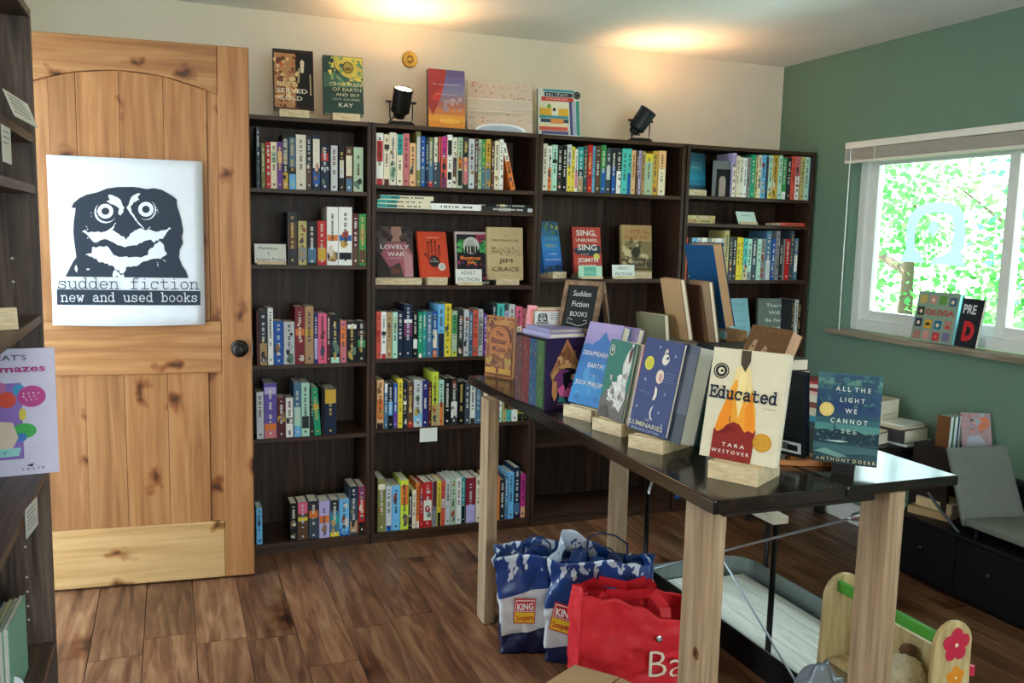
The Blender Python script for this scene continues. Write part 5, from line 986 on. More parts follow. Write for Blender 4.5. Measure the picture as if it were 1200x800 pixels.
ws = E('book_easel', 'orange wood easel lying behind the barcode book', 'stand', (1.430, 1.665, TZ), (0, 0, rad(-22)))
m = MB(); m.box(-.085, .085, -.012, .0, 0, .014, OW); m.obj('foot', ws, bevel=.002)
m = MB(); m.prism([(-.03, 0), (.03, 0), (.012, .016), (-.018, .016)], -.10, -.02, OW, 'x'); o = m.obj('wedge', ws, bevel=.002, recalc=True); o.location = (.06, .045, 0)
# ---- the far row: piles carrying tall books seen from behind
G2 = 'flat books piled along the middle of the table'
rr = random.Random(5); TOPZ = []
for i, (cx_, cy_, L, d, top) in enumerate(((1.535, 2.325, .21, .185, 1.062), (1.53, 2.140, .145, .165, 1.070), (1.535, 1.975, .17, .14, 1.062))):
    zz = TZ; place = ('far', 'middle', 'near')[i]; n = 7; tt = (top - TZ - .0021) / n
    ts = [tt * rr.uniform(.8, 1.2) for j in range(n)]; k_ = (top - TZ - .0021) / sum(ts)
    for j in range(n):
        t = ts[j] * k_; colr = rr.choice(['3c3e46', '8c7c60', '5a2c28', '9a9284', '20283a', '6c5c44', '2c403c', '8a4830'])
        if i == 1 and j == n - 1: colr = '1c2022'
        hs = ('lowest', 'second', 'third', 'fourth', 'fifth', 'sixth', 'topmost')[j]
        pile_book(f'flat book, {hs} of the {place} pile behind the front row on the table', cx_ + rr.uniform(-.004, .004), cy_ + rr.uniform(-.003, .003), zz, rr.uniform(-.03, .03), L - rr.uniform(0, .012), d, t, colr, group=G2)
        zz += t + .0003
    TOPZ.append(zz)
Z0, Z1, Z2_ = TOPZ
TANM = 'ab8a66'
face_book('tall tan board-backed book, leftmost of those seen from behind', 1.462, 2.330, Z0 + .004, -1.60, -.207, .124, .188, .016, TANM, [rect('b8966f', .02, .98, .01, .99)], [], spine='8a6a4c', back='98785a')
face_book('dark brown book standing edge-on between the two tan ones', 1.500, 2.292, Z0 + .002, -1.60, -.15, .10, .175, .014, '4a3024', [], [], spine='4a3024', back='5a3c2c', pages=M('6a4a34', .8))
face_book('second tan book seen from behind, before the tall blue one', 1.512, 2.256, Z0 + .004, -1.612, -.185, .112, .185, .014, '9c7f62', [rect('a1866b', .02, .98, .01, .99)], [], spine='7c6248', back='8a7058')
eb = E('book_easel', 'brown wooden easel with a pale blue ledge under the tall blue book', 'stand', (1.585, 2.318, Z0), (0, 0, -1.60))
m = MB(); m.box(-.035, .095, -.018, .055, 0, .038, wood('easel_brown', '5c3c24', '8a6440', 'a88458', (2, 8, 8), .5, 3)); m.obj('block', eb, bevel=.002)
m = MB(); m.box(.055, .093, -.020, -.018, .012, .036, M('8cc0cc')); m.obj('ledge_strip', eb)
face_book('tall blue book seen from behind above the back row', 1.575, 2.326, Z0 + .042, -1.606, -.234, .165, .259, .034, '0c4a7c', [rect('1c5c90', .2, .75, .84, .845)], [], spine='0c3c68', back='0c3c68', pages=M('b89470', .8))
face_book('olive-grey book seen from behind, left of the tan ones', 1.420, 2.400, .933 + .012, -1.357, -.135, .130, .195, .02, '7c7c60', [rect('84846a', .02, .98, .01, .99)], [], spine='6c6a50', back='6c6a50')
pile_book('cream book lying under the olive-grey one', 1.405, 2.50, TZ, .2, .13, .09, .104, 'b8ac90')
bb = face_book('brown painted book tipped back beyond the large cream book', 1.500, 1.970, Z2_, -1.52, .42, .165, .085, .040, '6a4a2c', [('b09070', [(.12, 0), (.2, .5), (.28, .5), (.3, 0)]), ('b09070', [(.42, 0), (.5, .35), (.58, .3), (.6, 0)])] + rnd_blobs(33, 30, ['75542f', '5c4026', '80603a'], (.05, .95, .1, .95), (.02, .05)), [], pages=M('d0a888', .8), back='3c2820')
m = MB(); m.face([(-.0005, p[0], p[1]) for p in disc(0, 0, .012, 14, .016, .15, 3)][::-1], M('7a4c28', .6)); m.face([(-.0009, p[0], p[1]) for p in disc(.001, .001, .006, 10, .008, .25, 4)][::-1], M('2c1a10', .6)); o = m.obj('knot', tb); o.location = (1.078 - 1.38, 1.585 - 2.3, .455)
# ================================================================== RIGHT SIDE: SIDE TABLE, LOW CABINET, CHAIR
DK = wood('dark_stained_side_table', '140f10', '241c1e', '362c2c', (1, 8, 8), .35, 3)
sdt = E('side_table', 'low dark table under the window wall with piles of books', 'table', (2.85, 3.17, 0))
tp('table_top', 2.60, 3.090, 2.835, 3.50, .490, .508, DK, .003, sdt)
tp('drawer_front', 2.66, 3.085, 2.845, 2.860, .385, .489, M('241c24', .4), .002, sdt)
tp('back_rail', 2.62, 3.085, 3.47, 3.488, .400, .489, DK, .002, sdt)
for a, b in ((3.06, 2.86), (3.06, 3.455)): tp('leg', a - .02, a + .02, b, b + .035, 0, .489, DK, .002, sdt)
for a, b in ((2.79, 2.862), (2.62, 3.455)): tp('leg', a, a + .03, b, b + .03, 0, .489, DK, .002, sdt)
lc = E('low_cabinet', 'black low cabinet along the green wall with small round knobs', 'cabinet', (2.955, 1.95, 0))
tp('carcass', 2.826, 3.094, 1.15, 2.745, .012, .252, M('0d0d10', .5), 0, lc)
tp('cabinet_top', 2.808, 3.094, 1.14, 2.755, .252, .268, M('17161a', .45), .002, lc)
for i in range(5):
    y0 = 1.16 + i * .317; d_ = tp('drawer', 2.812, 2.826, y0 + .003, y0 + .314, .03, .248, M('101014', .5), .0015, lc)
    m = MB(); m.lathe([(.004, 0), (.004, .008), (.009, .012), (.007, .018), (.001, .019)], M('2c2c30', .3, .4), 14, Matrix.Rotation(-PI / 2, 4, 'Y')); kk = m.obj('knob', d_, smooth=True); kk.location = (-.007, 0, .02)
ls = E('low_bookcase', 'black low shelf behind the grey chair against the wall', 'bookcase', (3.05, 1.95, .268))
tp('back_panel', 3.076, 3.092, 1.16, 2.54, .269, .452, M('0f0f12', .5), 0, ls); tp('shelf_top', 3.055, 3.094, 1.15, 2.55, .452, .466, M('141316', .45), .002, ls); tp('end_panel', 3.0, 3.075, 2.52, 2.536, .269, .452, M('0f0f12', .5), 0, ls); tp('end_panel', 3.0, 3.075, 1.16, 1.176, .269, .452, M('0f0f12', .5), 0, ls)
# books on the side table
GP = 'flat books piled on the side table'
def piles(x, y, z, items, a=0.0, group=GP):
    for lab, L, d, t, col, da, dx, dy in items:
        pile_book(lab, x + dx, y + dy, z, a + da, L, d, t, col, PAGES if col not in ('f0f0ea',) else PAGEW, group); z += t + .0003
    return z
ST = .508
piles(2.94, 3.40, ST, [('teal flat book at the bottom of the pile beyond the cream book', .22, .15, .030, '3c8aa0', .1, 0, 0), ('cream flat book above the teal one in the far pile', .22, .15, .036, 'd8ccb0', -.05, 0, 0), ('brown and white flat book in the middle of the far pile', .21, .14, .028, '7a4434', .12, 0, 0), ('thick cream flat book in the far pile on the side table', .21, .145, .034, 'e0d8c4', .0, 0, 0),
  ('pale pink flat book high in the far pile', .2, .14, .018, 'd8b0a8', .15, 0, 0), ('maroon flat book near the top of the far pile', .2, .14, .016, '8a3438', -.1, 0, 0), ('pink-white flat book second from top of the far pile', .2, .14, .018, 'e0c8c0', .08, 0, 0), ('red flat book topmost of the far pile', .19, .13, .014, 'a83c40', -.06, 0, 0)], rad(20))
piles(2.975, 3.10, ST, [('brown flat book under the pile with the orange one', .22, .15, .050, '6c5a48', .05, 0, 0), ('second tan flat book of the pile with the orange one', .22, .15, .028, 'b8a888', -.05, 0, 0), ('cream flat book in the middle of the orange-topped pile', .215, .15, .026, 'd0c4a8', .08, 0, 0),
  ('thick cream hardback below the orange book', .21, .15, .062, 'd8d0b8', -.02, 0, 0), ('orange flat book with white top on the side table pile', .14, .11, .020, 'd07038', .1, -.05, .02), ('thin white booklet topmost of the orange pile', .14, .11, .006, 'e8ece8', .05, -.05, .02)], rad(15))
piles(2.84, 2.945, ST, [('black thick flat book at the near left of the side table', .13, .10, .052, '16161a', .1, 0, 0), ('cream card lying on the black thick book', .12, .095, .006, 'd8ccb0', .12, 0, 0)], rad(10))
piles(2.985, 2.90, ST, [('white flat book at the bottom of the near pile', .15, .19, .012, 'dfe8ec', .0, .02, 0), ('thick brown-grey flat book in the near pile', .13, .175, .058, '3c3638', .06, 0, 0), ('pale tan booklet lying on the thick brown-grey book', .12, .16, .014, 'c8b89c', -.04, -.01, 0), ('white open booklet topmost of the near pile', .11, .15, .006, 'd8dcd4', .1, -.01, 0)], rad(8))
# children's books standing beyond the chair
GW = 'thin white-edged children books standing on the low shelf'
cs = E('book_tray', 'dark wooden crate end behind the grey chair carrying children books', 'crate', (2.985, 2.66, .268), (0, 0, 0))
m = MB(); DKB = M('2c2422', .5); m.box(-.095, .105, -.10, .085, .268, .284, DKB); m.obj('top_board', cs)
m = MB(); m.box(-.095, -.08, -.10, .085, 0, .268, DKB); m.obj('side_board', cs); m = MB(); m.box(.09, .105, -.10, .085, 0, .268, DKB); m.obj('side_board', cs)
kz = .268 + .284
def kid(label, x, y, a, w, h, t, col, edge, tilt=.03): return face_book(label, x, y, kz, a, tilt, w, h, t, col, [], [], spine=col, back=edge, pages=M('d8ecec', .7), group=GW)
for i, (lab, dx, col) in enumerate((('first white-edged book, orange and green side showing', 0, '6a4424'), ('second white-edged book beside the orange and green one', .0185, '2c7a4a'), ('third white-edged book, dark gap on its right', .037, '3a5a7a'), ('fourth white-edged book, next to the pink cover', .0555, '1c2028'))):
    r = E('book', lab, 'book', (2.945 + dx * 1.2, 2.615 - dx * .1, kz), (0, rad(2), rad(6)), GW)
    m = MB(); m.box(-.010, -.0085, 0, .06, 0, .128, M(col)); m.box(.0085, .010, 0, .06, 0, .128, M('16302c' if i % 2 else '202428')); m.obj('cover', r)
    m = MB(); m.box(-.0085, .0085, .0, .058, .001, .127, M('e8f4f2', .6)); m.obj('pages', r)
face_book('pink and orange picture book leaning beside the white-edged ones', 3.030, 2.555, kz, -.42, .30, .118, .150, .010, '9c8088', [('a88c94', [(0, 0), (1, 0), (1, 1), (0, 1)]), ('d87850', [(.6, .5), (.9, .62), (.95, .8), (.75, .95), (.5, .8)])] + rnd_blobs(35, 22, ['c89088', '8a8a9c', 'b07868', '9aa8b4'], (.05, .95, .05, .95), (.03, .10)) + [('5a4a58', disc(.35, .80, .05, 8, .04)), ('a8b0c0', [(.1, .05), (.9, .05), (.6, .4), (.2, .35)])], [], back='2c3a34')
pile_book('tan-edged thick book lying lowest on the black cabinet', 2.925, 2.640, .268, .35, .17, .13, .030, 'b0946c')
pile_book('cream-edged book lying on the tan one on the cabinet', 2.945, 2.625, .2985, .15, .16, .12, .038, 'cbb892')
# chair
CH = E('chair', 'grey upholstered low chair standing on the black cabinet under the window', 'chair', (2.93, 2.24, .268))
FAB = M('70756e', .9, 0, .14)
def pad(name, pts, th, mat, par):
    """soft slab: bilinear patch pts (4 corners) thickened along its normal"""
    m = MB(); p0, p1, p2, p3 = [Vector(p) for p in pts]; nn = ((p1 - p0).cross(p3 - p0)).normalized(); N = 10
    def q(u, v, s):
        e = (4 * u * (1 - u)) ** .35 * (4 * v * (1 - v)) ** .35 if 0 < u < 1 and 0 < v < 1 else 0
        p = p0.lerp(p1, u).lerp(p3.lerp(p2, u), v); cx_ = p0.lerp(p1, .5).lerp(p3.lerp(p2, .5), .5); return p + nn * (s * th / 2 * (.55 + .45 * e))
    for s in (-1, 1):
        for i in range(N):
            for j in range(N):
                f = [q(i/N, j/N, s), q((i+1)/N, j/N, s), q((i+1)/N, (j+1)/N, s), q(i/N, (j+1)/N, s)]
                m.face(f if s > 0 else f[::-1], mat)
    ring = [(i/N, 0) for i in range(N)] + [(1, i/N) for i in range(N)] + [(1 - i/N, 1) for i in range(N)] + [(0, 1 - i/N) for i in range(N)]
    for a, b in zip(ring, ring[1:] + ring[:1]): m.face([q(*a, -1), q(*b, -1), q(*b, 1), q(*a, 1)], mat)
    o = m.obj(name, par, smooth=False, recalc=True); md = o.modifiers.new('b', 'BEVEL'); md.width = .006; md.segments = 3; md.limit_method = 'ANGLE'; md.angle_limit = rad(40); 
    for p in o.data.polygons: p.use_smooth = True
    return o
def rel(x, y, z): return (x - 2.93, y - 2.24, z - .268)
pad('seat_cushion', [rel(2.815, 1.86, .322), rel(3.075, 1.90, .322), rel(3.075, 2.36, .322), rel(2.815, 2.40, .322)], .048, FAB, CH)
pad('backrest', [rel(2.822, 2.415, .30), rel(3.072, 2.355, .33), rel(3.040, 2.44, .600), rel(2.800, 2.50, .590)], .034, FAB, CH)
for a, b, c in (((2.835, 1.90, .296), (2.835, 1.90, .300), 0), ): pass
for x_, y_ in ((2.840, 1.90), (3.05, 1.93), (2.84, 2.37), (3.05, 2.33)):
    m = MB(); m.tube([rel(x_, y_, .300), rel(x_, y_, .269)], .009, M('1a1a1c', .4, .5), 10); m.obj('leg', CH)
m = MB(); m.tube([rel(2.812, 2.42, .275), rel(2.806, 2.50, .33), rel(2.800, 2.57, .39)], .006, M('5c6870', .3, .8), 8); m.obj('back_strut', CH)
# books on the sill
face_book('grey-green picture book with a grid of coloured squares on the sill', 3.098, 2.900, .946, -1.40, .191, .195, .223, .028, '7d9484',
  [rect(c, u, u + .17, v, v + .17) for c, u, v in (('b8a05c', .06, .76), ('b0847c', .30, .76), ('5c8a3c', .54, .76), ('3c5a78', .78, .74), ('2c2c28', .05, .52), ('2c2444', .04, .29), ('c89a2c', .28, .27), ('1c6484', .52, .27), ('a8746c', .76, .28), ('9a6a64', .05, .05), ('b8847c', .28, .05), ('a8343c', .52, .04), ('6c6488', .76, .05))]
  + [('d8c4b0', disc(a, b, .04, 8)) for a, b in ((.14, .60), (.125, .37), (.60, .35), (.39, .84), (.86, .82))] + [('3c2c24', disc(.36, .355, .06, 8, .035)), ('b03c34', disc(.84, .33, .05, 8, .03)), ('d85a50', disc(.60, .12, .04, 5))],
  [('OLIVIA', .60, .60, .16, 'b04c44', .70, .03)], spine='5c8c8a', back='2c6c74', pages=M('8cd8e0', .6))
face_book('black book with red and white lettering behind the coloured-squares book', 3.125, 2.745, .946, -1.75, .14, .127, .205, .012, '24262c',
  [], [('PRE', .42, .78, .26, 'e0e4e4', .62, .03), ('D', .55, .33, .52, 'd0303a', .55, .06)], spine='d8e4e4', back='c8d4d4')

# ================================================================== UNDER THE TABLE
GALV = M('8c9694', .4, .7, .16); PLW = wood('whitewashed_board', 'd2d4c4', 'e6e6d8', 'f0f0e6', (8, .6, 8), .55, 3)
tray = E('planter_tray', 'galvanised metal tray with rounded corners and whitewashed boards inside', 'tray', (1.94, 2.30, 0))
X0, X1, Y0, Y1, R_, TH = 1.715, 2.165, 1.55, 2.895, .11, .096
def rr_ring(off, n=8):
    o = []
    for cx_, cy_, a0 in ((X1 - R_, Y1 - R_, 0), (X0 + R_ * .35, Y1 - R_ * .35, 90), (X0 + R_ * .35, Y0 + R_ * .35, 180), (X1 - R_, Y0 + R_, 270)):
        r0 = R_ if cx_ > 1.9 else R_ * .35
        for i in range(n + 1):
            a = rad(a0 + 90 * i / n); o.append((cx_ + (r0 + off) * math.cos(a) - 1.94, cy_ + (r0 + off) * math.sin(a) - 2.30))
    return o
ro_, ri_ = rr_ring(0), rr_ring(-.004); DKT = M('22201f', .5, .3); m = MB(); n_ = len(ro_)
for i in range(n_):
    j = (i + 1) % n_
    m.face([(*ro_[i], .0), (*ro_[j], .0), (*ro_[j], TH), (*ro_[i], TH)], DKT); m.face([(*ri_[j], .004), (*ri_[i], .004), (*ri_[i], TH), (*ri_[j], TH)], GALV); m.face([(*ro_[i], TH), (*ro_[j], TH), (*ri_[j], TH), (*ri_[i], TH)], GALV)
m.face([(*p, .002) for p in ro_], DKT); m.obj('rim', tray)
for i in range(5):
    a = X0 + .014 + i * .0825; tp('board', a, a + .081, Y0 + .02, Y1 - (.012 if i < 3 else .05), .012, .030, PLW, .001, tray)
BS = E('low_bench', 'low bench on thin black metal legs with pale top rails over the tray', 'bench', (1.97, 2.5, 0))
BLK2 = M('0c0c0d', .35, .5)
for x_, y_ in ((1.742, 2.165), (1.695, 2.865), (2.225, 2.18), (2.195, 2.775)):
    z_ = 0; rod('leg', [(x_, y_, z_), (x_, y_, .505)], .0095, BLK2, BS, 10)
for x_ in (1.742, 2.21): tp('top_rail', x_ - .028, x_ + .028, 2.14, 2.92, .505, .530, M('c8bfa8', .6), .003, BS)
for i in range(6): tp('slat', 1.715, 2.238, 2.24 + i * .115, 2.24 + i * .115 + .08, .5305, .545, M('1c1a1a', .5), .002, BS)
rod('corner_bracket', [(1.695, 2.86, .40), (1.69, 2.83, .46), (1.70, 2.78, .50)], .006, STEEL, BS)
# ---- toy doll cradle
PLY = wood('toy_plywood', 'b39a68', 'cdb684', 'dcc89a', (6, 6, .8), .5, 3); GRN = M('4c9a34', .4)
ty = E('toy_cradle', 'wooden toy doll cradle with green rails and painted flowers under the table', 'toy', (1.76, 1.72, 0))
def side_prof(w, h): return [(-w * .62, 0), (w * .62, 0), (w * .56, h * .35), (w * .50, h * .80)] + [(w * .5 * math.cos(rad(a)), h - w * .5 + w * .5 * math.sin(rad(a))) for a in range(10, 171, 16)] + [(-w * .50, h * .80), (-w * .56, h * .35)]
def tpanel(cx_, cy_, w, h, name, th=.014):
    m = MB(); m.prism(side_prof(w, h), -th / 2, th / 2, PLY, 'y'); o = m.obj(name, ty, bevel=.003, recalc=True); o.location = (cx_ - 1.76, cy_ - 1.72, 0); return o
fp = tpanel(1.752, 1.872, .130, .452, 'end_panel'); np_ = tpanel(1.758, 1.505, .120, .470, 'end_panel')
for x_, z_ in ((1.722, .425), (1.722, .30)):
    pass
m = MB(); m.box(-.006, .006, -.178, .178, -.017, .017, GRN); o = m.obj('green_rail', ty, bevel=.005); o.location = (1.731 - 1.76, 1.690 - 1.72, .420)
# body board with a round hole
m = MB(); Wd, Hd, hr = .17, .16, .028; hole = [(hr * math.cos(rad(a)), hr * math.sin(rad(a))) for a in range(0, 360, 20)]
outer = []
for a in range(0, 360, 20):
    c_, s_ = math.cos(rad(a)), math.sin(rad(a)); k_ = min(Wd / max(abs(c_), 1e-6), Hd / max(abs(s_), 1e-6)); outer.append((c_ * k_, s_ * k_))
for i in range(18):
    j = (i + 1) % 18
    for s in (-.006, .006): m.face([(s, outer[i][0], outer[i][1]), (s, outer[j][0], outer[j][1]), (s, hole[j][0], hole[j][1]), (s, hole[i][0], hole[i][1])], PLY)
    m.face([(-.006, *hole[i]), (-.006, *hole[j]), (.006, *hole[j]), (.006, *hole[i])], PLY); m.face([(-.006, *outer[i]), (-.006, *outer[j]), (.006, *outer[j]), (.006, *outer[i])], PLY)
o = m.obj('side_board', ty, recalc=True); o.location = (1.81 - 1.76, 1.690 - 1.72, .195)
def flower(cx_, cz_, r, col, par, y):
    m = MB()
    for i in range(5):
        a = PI / 2 + i * 2 * PI / 5; m.face([(p[0], y - .0004 * i * .1, p[1]) for p in disc(cx_ + r * .58 * math.cos(a), cz_ + r * .58 * math.sin(a), r * .42, 12)], M(col))
    m.face([(p[0], y - .001, p[1]) for p in disc(cx_, cz_, r * .36, 10)], M(col)); m.face([(p[0], y - .0015, p[1]) for p in disc(cx_, cz_, r * .13, 8)], M('e8d8b0')); return stuff(m.obj('painted_flower', par))
flower(.006, .410, .044, 'c23048', np_, -.0082); flower(.012, .325, .030, 'e08c2c', np_, -.0082); flower(-.01, .245, .026, 'd8c8a0', np_, -.0082); flower(-.01, .15, .038, 'c23048', np_, -.0082)
m = MB(); m.tube([(0, 0, -.012), (0, 0, .012)], .008, M('c23048'), 8); o = m.obj('peg', ty); o.location = (1.832 - 1.76, 1.505 - 1.72, .33)
pl = E('plush_toy', 'cream fluffy plush toy lying in the doll cradle', 'toy', (1.755, 1.640, .262)); 
m = MB(); m.lathe([(.002, -.05), (.035, -.04), (.055, -.01), (.052, .02), (.032, .045), (.002, .055)], M('c8b898', .95, 0, .2), 22); o = m.obj('body', pl, smooth=True)
md = o.modifiers.new('s', 'SUBSURF'); md.levels = 3; md.render_levels = 3; tx = bpy.data.textures.new('fluff', 'CLOUDS'); tx.noise_scale = .008; md = o.modifiers.new('d', 'DISPLACE'); md.texture = tx; md.strength = .016
m = MB(); m.lathe([(.002, -.02), (.018, -.012), (.022, .004), (.014, .018), (.002, .022)], M('6a4c38', .95, 0, .2), 16); o = m.obj('ear', pl, smooth=True); o.location = (.03, .02, .05)
cbm = MB(); cbm.box(-.05, .05, -.17, .17, 0, .010, PLY); o = cbm.obj('cradle_base', ty); o.location = (0, -.03, .20)

# ---- bags
def noise_v(x, y, z, s=1): return noise.noise(Vector((x * s, y * s, z * s)))
def bag(name, label, x, y, a, w, d, h, colour_at, seed, rim=.02, lean=(0, 0), nper=112, nz=40, amp=.014, mats=(), group=None, belly=.02):
    r = E(name, label, 'bag', (x, y, 0), (0, 0, a), group); m = MB(); G_ = []
    for k in range(nz + 1):
        v = k / nz; row_ = []
        for i in range(nper):
            t = i / nper * 4; side = int(t); f = t - side
            cxn = ((-1 + 2 * f, -1), (1, -1 + 2 * f), (1 - 2 * f, 1), (-1, 1 - 2 * f))[side]
            bul = 1 + belly * math.sin(v * PI) ; X_ = cxn[0] * w / 2 * bul; Y_ = cxn[1] * d / 2 * bul
            n0 = noise_v(X_ + seed, Y_, v * h, 9) * amp * (.3 + v) + noise_v(X_ + seed, Y_ + 5, v * h, 26) * amp * .45
            cr_ = abs(noise_v(X_ * 1.3 + seed, Y_ * 1.3, v * h * .7 + 3, 14)); n0 -= (.0 if cr_ > .08 else (.08 - cr_) * .12)
            # gusset folds inward on the narrow sides
            if side in (1, 3): X_ *= 1 - .16 * (1 - abs(2 * f - 1)) * v
            nx_, ny_ = (X_ / w, Y_ / d); L_ = math.hypot(nx_, ny_) or 1; X_ += nx_ / L_ * n0; Y_ += ny_ / L_ * n0
            Z_ = v * h + (rim * v ** 4 * (noise_v(X_ * 1.0 + seed * 2, Y_, .4, 6) * 1.5 + .5 * noise_v(X_ + seed, Y_, .9, 19)))
            row_.append((X_ + lean[0] * v * v, Y_ + lean[1] * v * v, Z_, f, side))
        G_.append(row_)
    for k in range(nz):
        for i in range(nper):
            j = (i + 1) % nper; p = [G_[k][i], G_[k][j], G_[k + 1][j], G_[k + 1][i]]
            m.face([q[:3] for q in p], colour_at(p[0][4], p[0][3], (k + .5) / nz, p[0]))
    m.face([q[:3] for q in G_[0]][::-1], colour_at(0, 0, 0, G_[0][0]))
    o = m.obj('bag_body', r, recalc=True, smooth=True); b = o.modifiers.new('t', 'SOLIDIFY'); b.thickness = .0012; b.offset = -1
    return r, G_
NB, NW, NR = M('1c3c78', .32, 0, .15), M('c8cad0', .4, 0, .10), M('161f48', .35, 0, .15)
def bagmat(name, seed):
    m = bpy.data.materials.new(name); m.use_nodes = True; n = m.node_tree.nodes; l = m.node_tree.links; b = n['Principled BSDF']; b.inputs['Roughness'].default_value = .34
    t = n.new('ShaderNodeTexCoord'); s_ = n.new('ShaderNodeSeparateXYZ'); l.new(t.outputs['Object'], s_.inputs[0])
    def mth(op, a, b_): 
        q = n.new('ShaderNodeMath'); q.operation = op
        for i, v in enumerate((a, b_)):
            if isinstance(v, (int, float)): q.inputs[i].default_value = v
            else: l.new(v, q.inputs[i])
        return q.outputs[0]
    nz = n.new('ShaderNodeTexNoise'); nz.inputs['Scale'].default_value = 28; nz.inputs['Detail'].default_value = 5; mp = n.new('ShaderNodeMapping'); mp.inputs['Location'].default_value = (seed, 0, 0); mp.inputs['Scale'].default_value = (1, 1, .6)
    l.new(t.outputs['Object'], mp.inputs[0]); l.new(mp.outputs[0], nz.inputs['Vector'])
    zs = mth('ADD', s_.outputs['Z'], mth('MULTIPLY', s_.outputs['X'], -.22))
    low = mth('LESS_THAN', zs, .085); high = mth('GREATER_THAN', zs, .218)
    spl = mth('GREATER_THAN', mth('ADD', nz.outputs['Fac'], mth('MULTIPLY', mth('SUBTRACT', zs, .30), 2.2)), .60)
    def mix(f, a, c):
        q = n.new('ShaderNodeMix'); q.data_type = 'RGBA'; l.new(f, q.inputs[0])
        for i, v in ((6, a), (7, c)):
            if isinstance(v, str): q.inputs[i].default_value = lin(v)
            else: l.new(v, q.inputs[i])
        return q.outputs[2]
    up = mix(spl, '1a3c7c', 'c4ccd8'); c1 = mix(high, 'c8cace', up); c2 = mix(low, c1, '141c44'); l.new(c2, b.inputs['Base Color']); return m
def kcol(seed):
    bm__ = bagmat('grocery_bag_print', seed)
    return lambda side, ff, v, p: bm__
def kcol_old(seed):
    def f(side, ff, v, p):
        q = noise_v(p[0] * 3 + seed, p[1] * 3, v * 2, 6); lo = .60 if side == 0 else .50; 
        if v > .95 and noise_v(p[0], p[1], v, 60) > -.05: return NW
        if v > .80 and noise_v(p[0] * 2.2 + 3, p[1] * 2.2, v * .7, 30) > .27: return NW
        if v > .70 - .0 * q: return NB
        if v > .28: return NW
        return NR
    return f
GB = 'blue and white grocery bags under the table'
def logo(par, y, cx_, cz_, s, rot=0):
    def P(q):
        x_, y_, z_ = q; dx, dz = x_ - cx_, z_ - cz_; return (cx_ + dx * math.cos(rot) - dz * math.sin(rot), y_, cz_ + dx * math.sin(rot) + dz * math.cos(rot))
    m = MB(); 
    def poly(col, pts, yy): m.face([P((cx_ + a * s, yy, cz_ + b * s)) for a, b in pts], M(col))
    poly('c22c34', [(-.5, -.55), (.42, -.62), (.52, .52), (-.42, .58)], y); poly('e8e4e0', [(-.43, -.02), (.44, -.06), (.47, .46), (-.37, .50)], y - .0006); poly('c22c34', [(-.40, .01), (.43, -.02), (.45, .42), (-.35, .46)], y - .0012); poly('e8c030', [(-.46, -.50), (.38, -.56), (.42, -.10), (-.42, -.05)], y - .0012)
    put_text(m, 'KING', cx_ + .03 * s, cz_ + .20 * s, .42 * s, M('f0f0f0'), y - .0018, .70 * s, .03, P=P); put_text(m, 'Soopers', cx_ - .01 * s, cz_ - .30 * s, .34 * s, M('c22c34'), y - .0018, .74 * s, .02, P=P); return stuff(m.obj('store_logo', par))
k1, _ = bag('shopping_bag', 'blue and white grocery bag at left, slumped against the other', 1.125, 2.60, rad(-18), .235, .14, .33, kcol(1), 1.7, group=GB, lean=(-.03, .0), amp=.022)
logo(k1, -.086, -.045, .155, .075, .05)
k2, _ = bag('shopping_bag', 'larger blue and white grocery bag behind the red bag', 1.300, 2.46, rad(-35), .33, .20, .36, kcol(5), 8.3, group=GB, lean=(.0, .0), rim=.035, amp=.022)
logo(k2, -.122, -.105, .165, .085, -.12)
for par, w_ in ((k1, .05), (k2, .07)):
    for s in (-1, 1):
        m = MB(); y_ = s * (.06 if par is k1 else .09); zt_ = .31 if par is k1 else .34
        m.tube([(-w_, y_, zt_ - .03), (-w_ * .9, y_ * .9, zt_ + .03), (-w_ * .3, y_ * .7, zt_ + .055), (w_ * .4, y_ * .7, zt_ + .05), (w_ * .95, y_ * .9, zt_ + .02), (w_, y_, zt_ - .03)], .0035, NR, 6); m.obj('handle', par, smooth=True)
m = MB(); 
for i in range(4): m.box(-.11 + i * .06, -.06 + i * .06, -.06, .06, .20, .335 - .02 * (i % 2), M(['1f3f7a', '32518c', '1c2c54', '24447c'][i], .5))
m.obj('folded_bags_inside', k2, bevel=.006)
RED = M('d22a34', .5, 0, .12); REDD = M('c4242e', .5, 0, .12)
rb, _ = bag('shopping_bag', 'bright red fabric shopping bag with white lettering and a snap', 1.245, 2.150, rad(-16), .345, .19, .325, lambda s, f, v, p: RED, 4.4, rim=.045, amp=.016, belly=.05)
m = MB()
def bagP(q):
    return q
put_text(m, 'Ba', .070, .185, .115, M('e8dcc8'), -.112, None, -.012, P=None); m.obj('lettering', rb)
m = MB(); m.lathe([(.010, 0), (.010, .002), (.006, .004), (.001, .0042)], M('c8c8cc', .2, 1), 16, Matrix.Translation((.045, -.112, .258)) @ Matrix.Rotation(PI / 2, 4, 'X')); m.obj('snap', rb)
for s in (-1, 1):
    m = MB(); pts = [(-.13, s * .085, .25), (-.135, s * .082, .335), (-.10, s * .05, .365), (-.02, s * .03, .355), (.04, s * .045, .365), (.07, s * .07, .33), (.075, s * .088, .26)]
    for a, b in zip(pts, pts[1:]):
        A, B_ = Vector(a), Vector(b); dd = (B_ - A).normalized(); sd = dd.cross(Vector((0, 1, .2))).normalized() * .015
        m.face([A - sd, B_ - sd, B_ + sd, A + sd], REDD); m.face([A - sd + Vector((0, .002, 0)), A + sd + Vector((0, .002, 0)), B_ + sd + Vector((0, .002, 0)), B_ - sd + Vector((0, .002, 0))], REDD)
    m.obj('strap', rb)
m = MB(); m.box(-.14, .13, -.06, .06, .02, .24, M('8a2028', .8)); m.obj('contents', rb, bevel=.02)
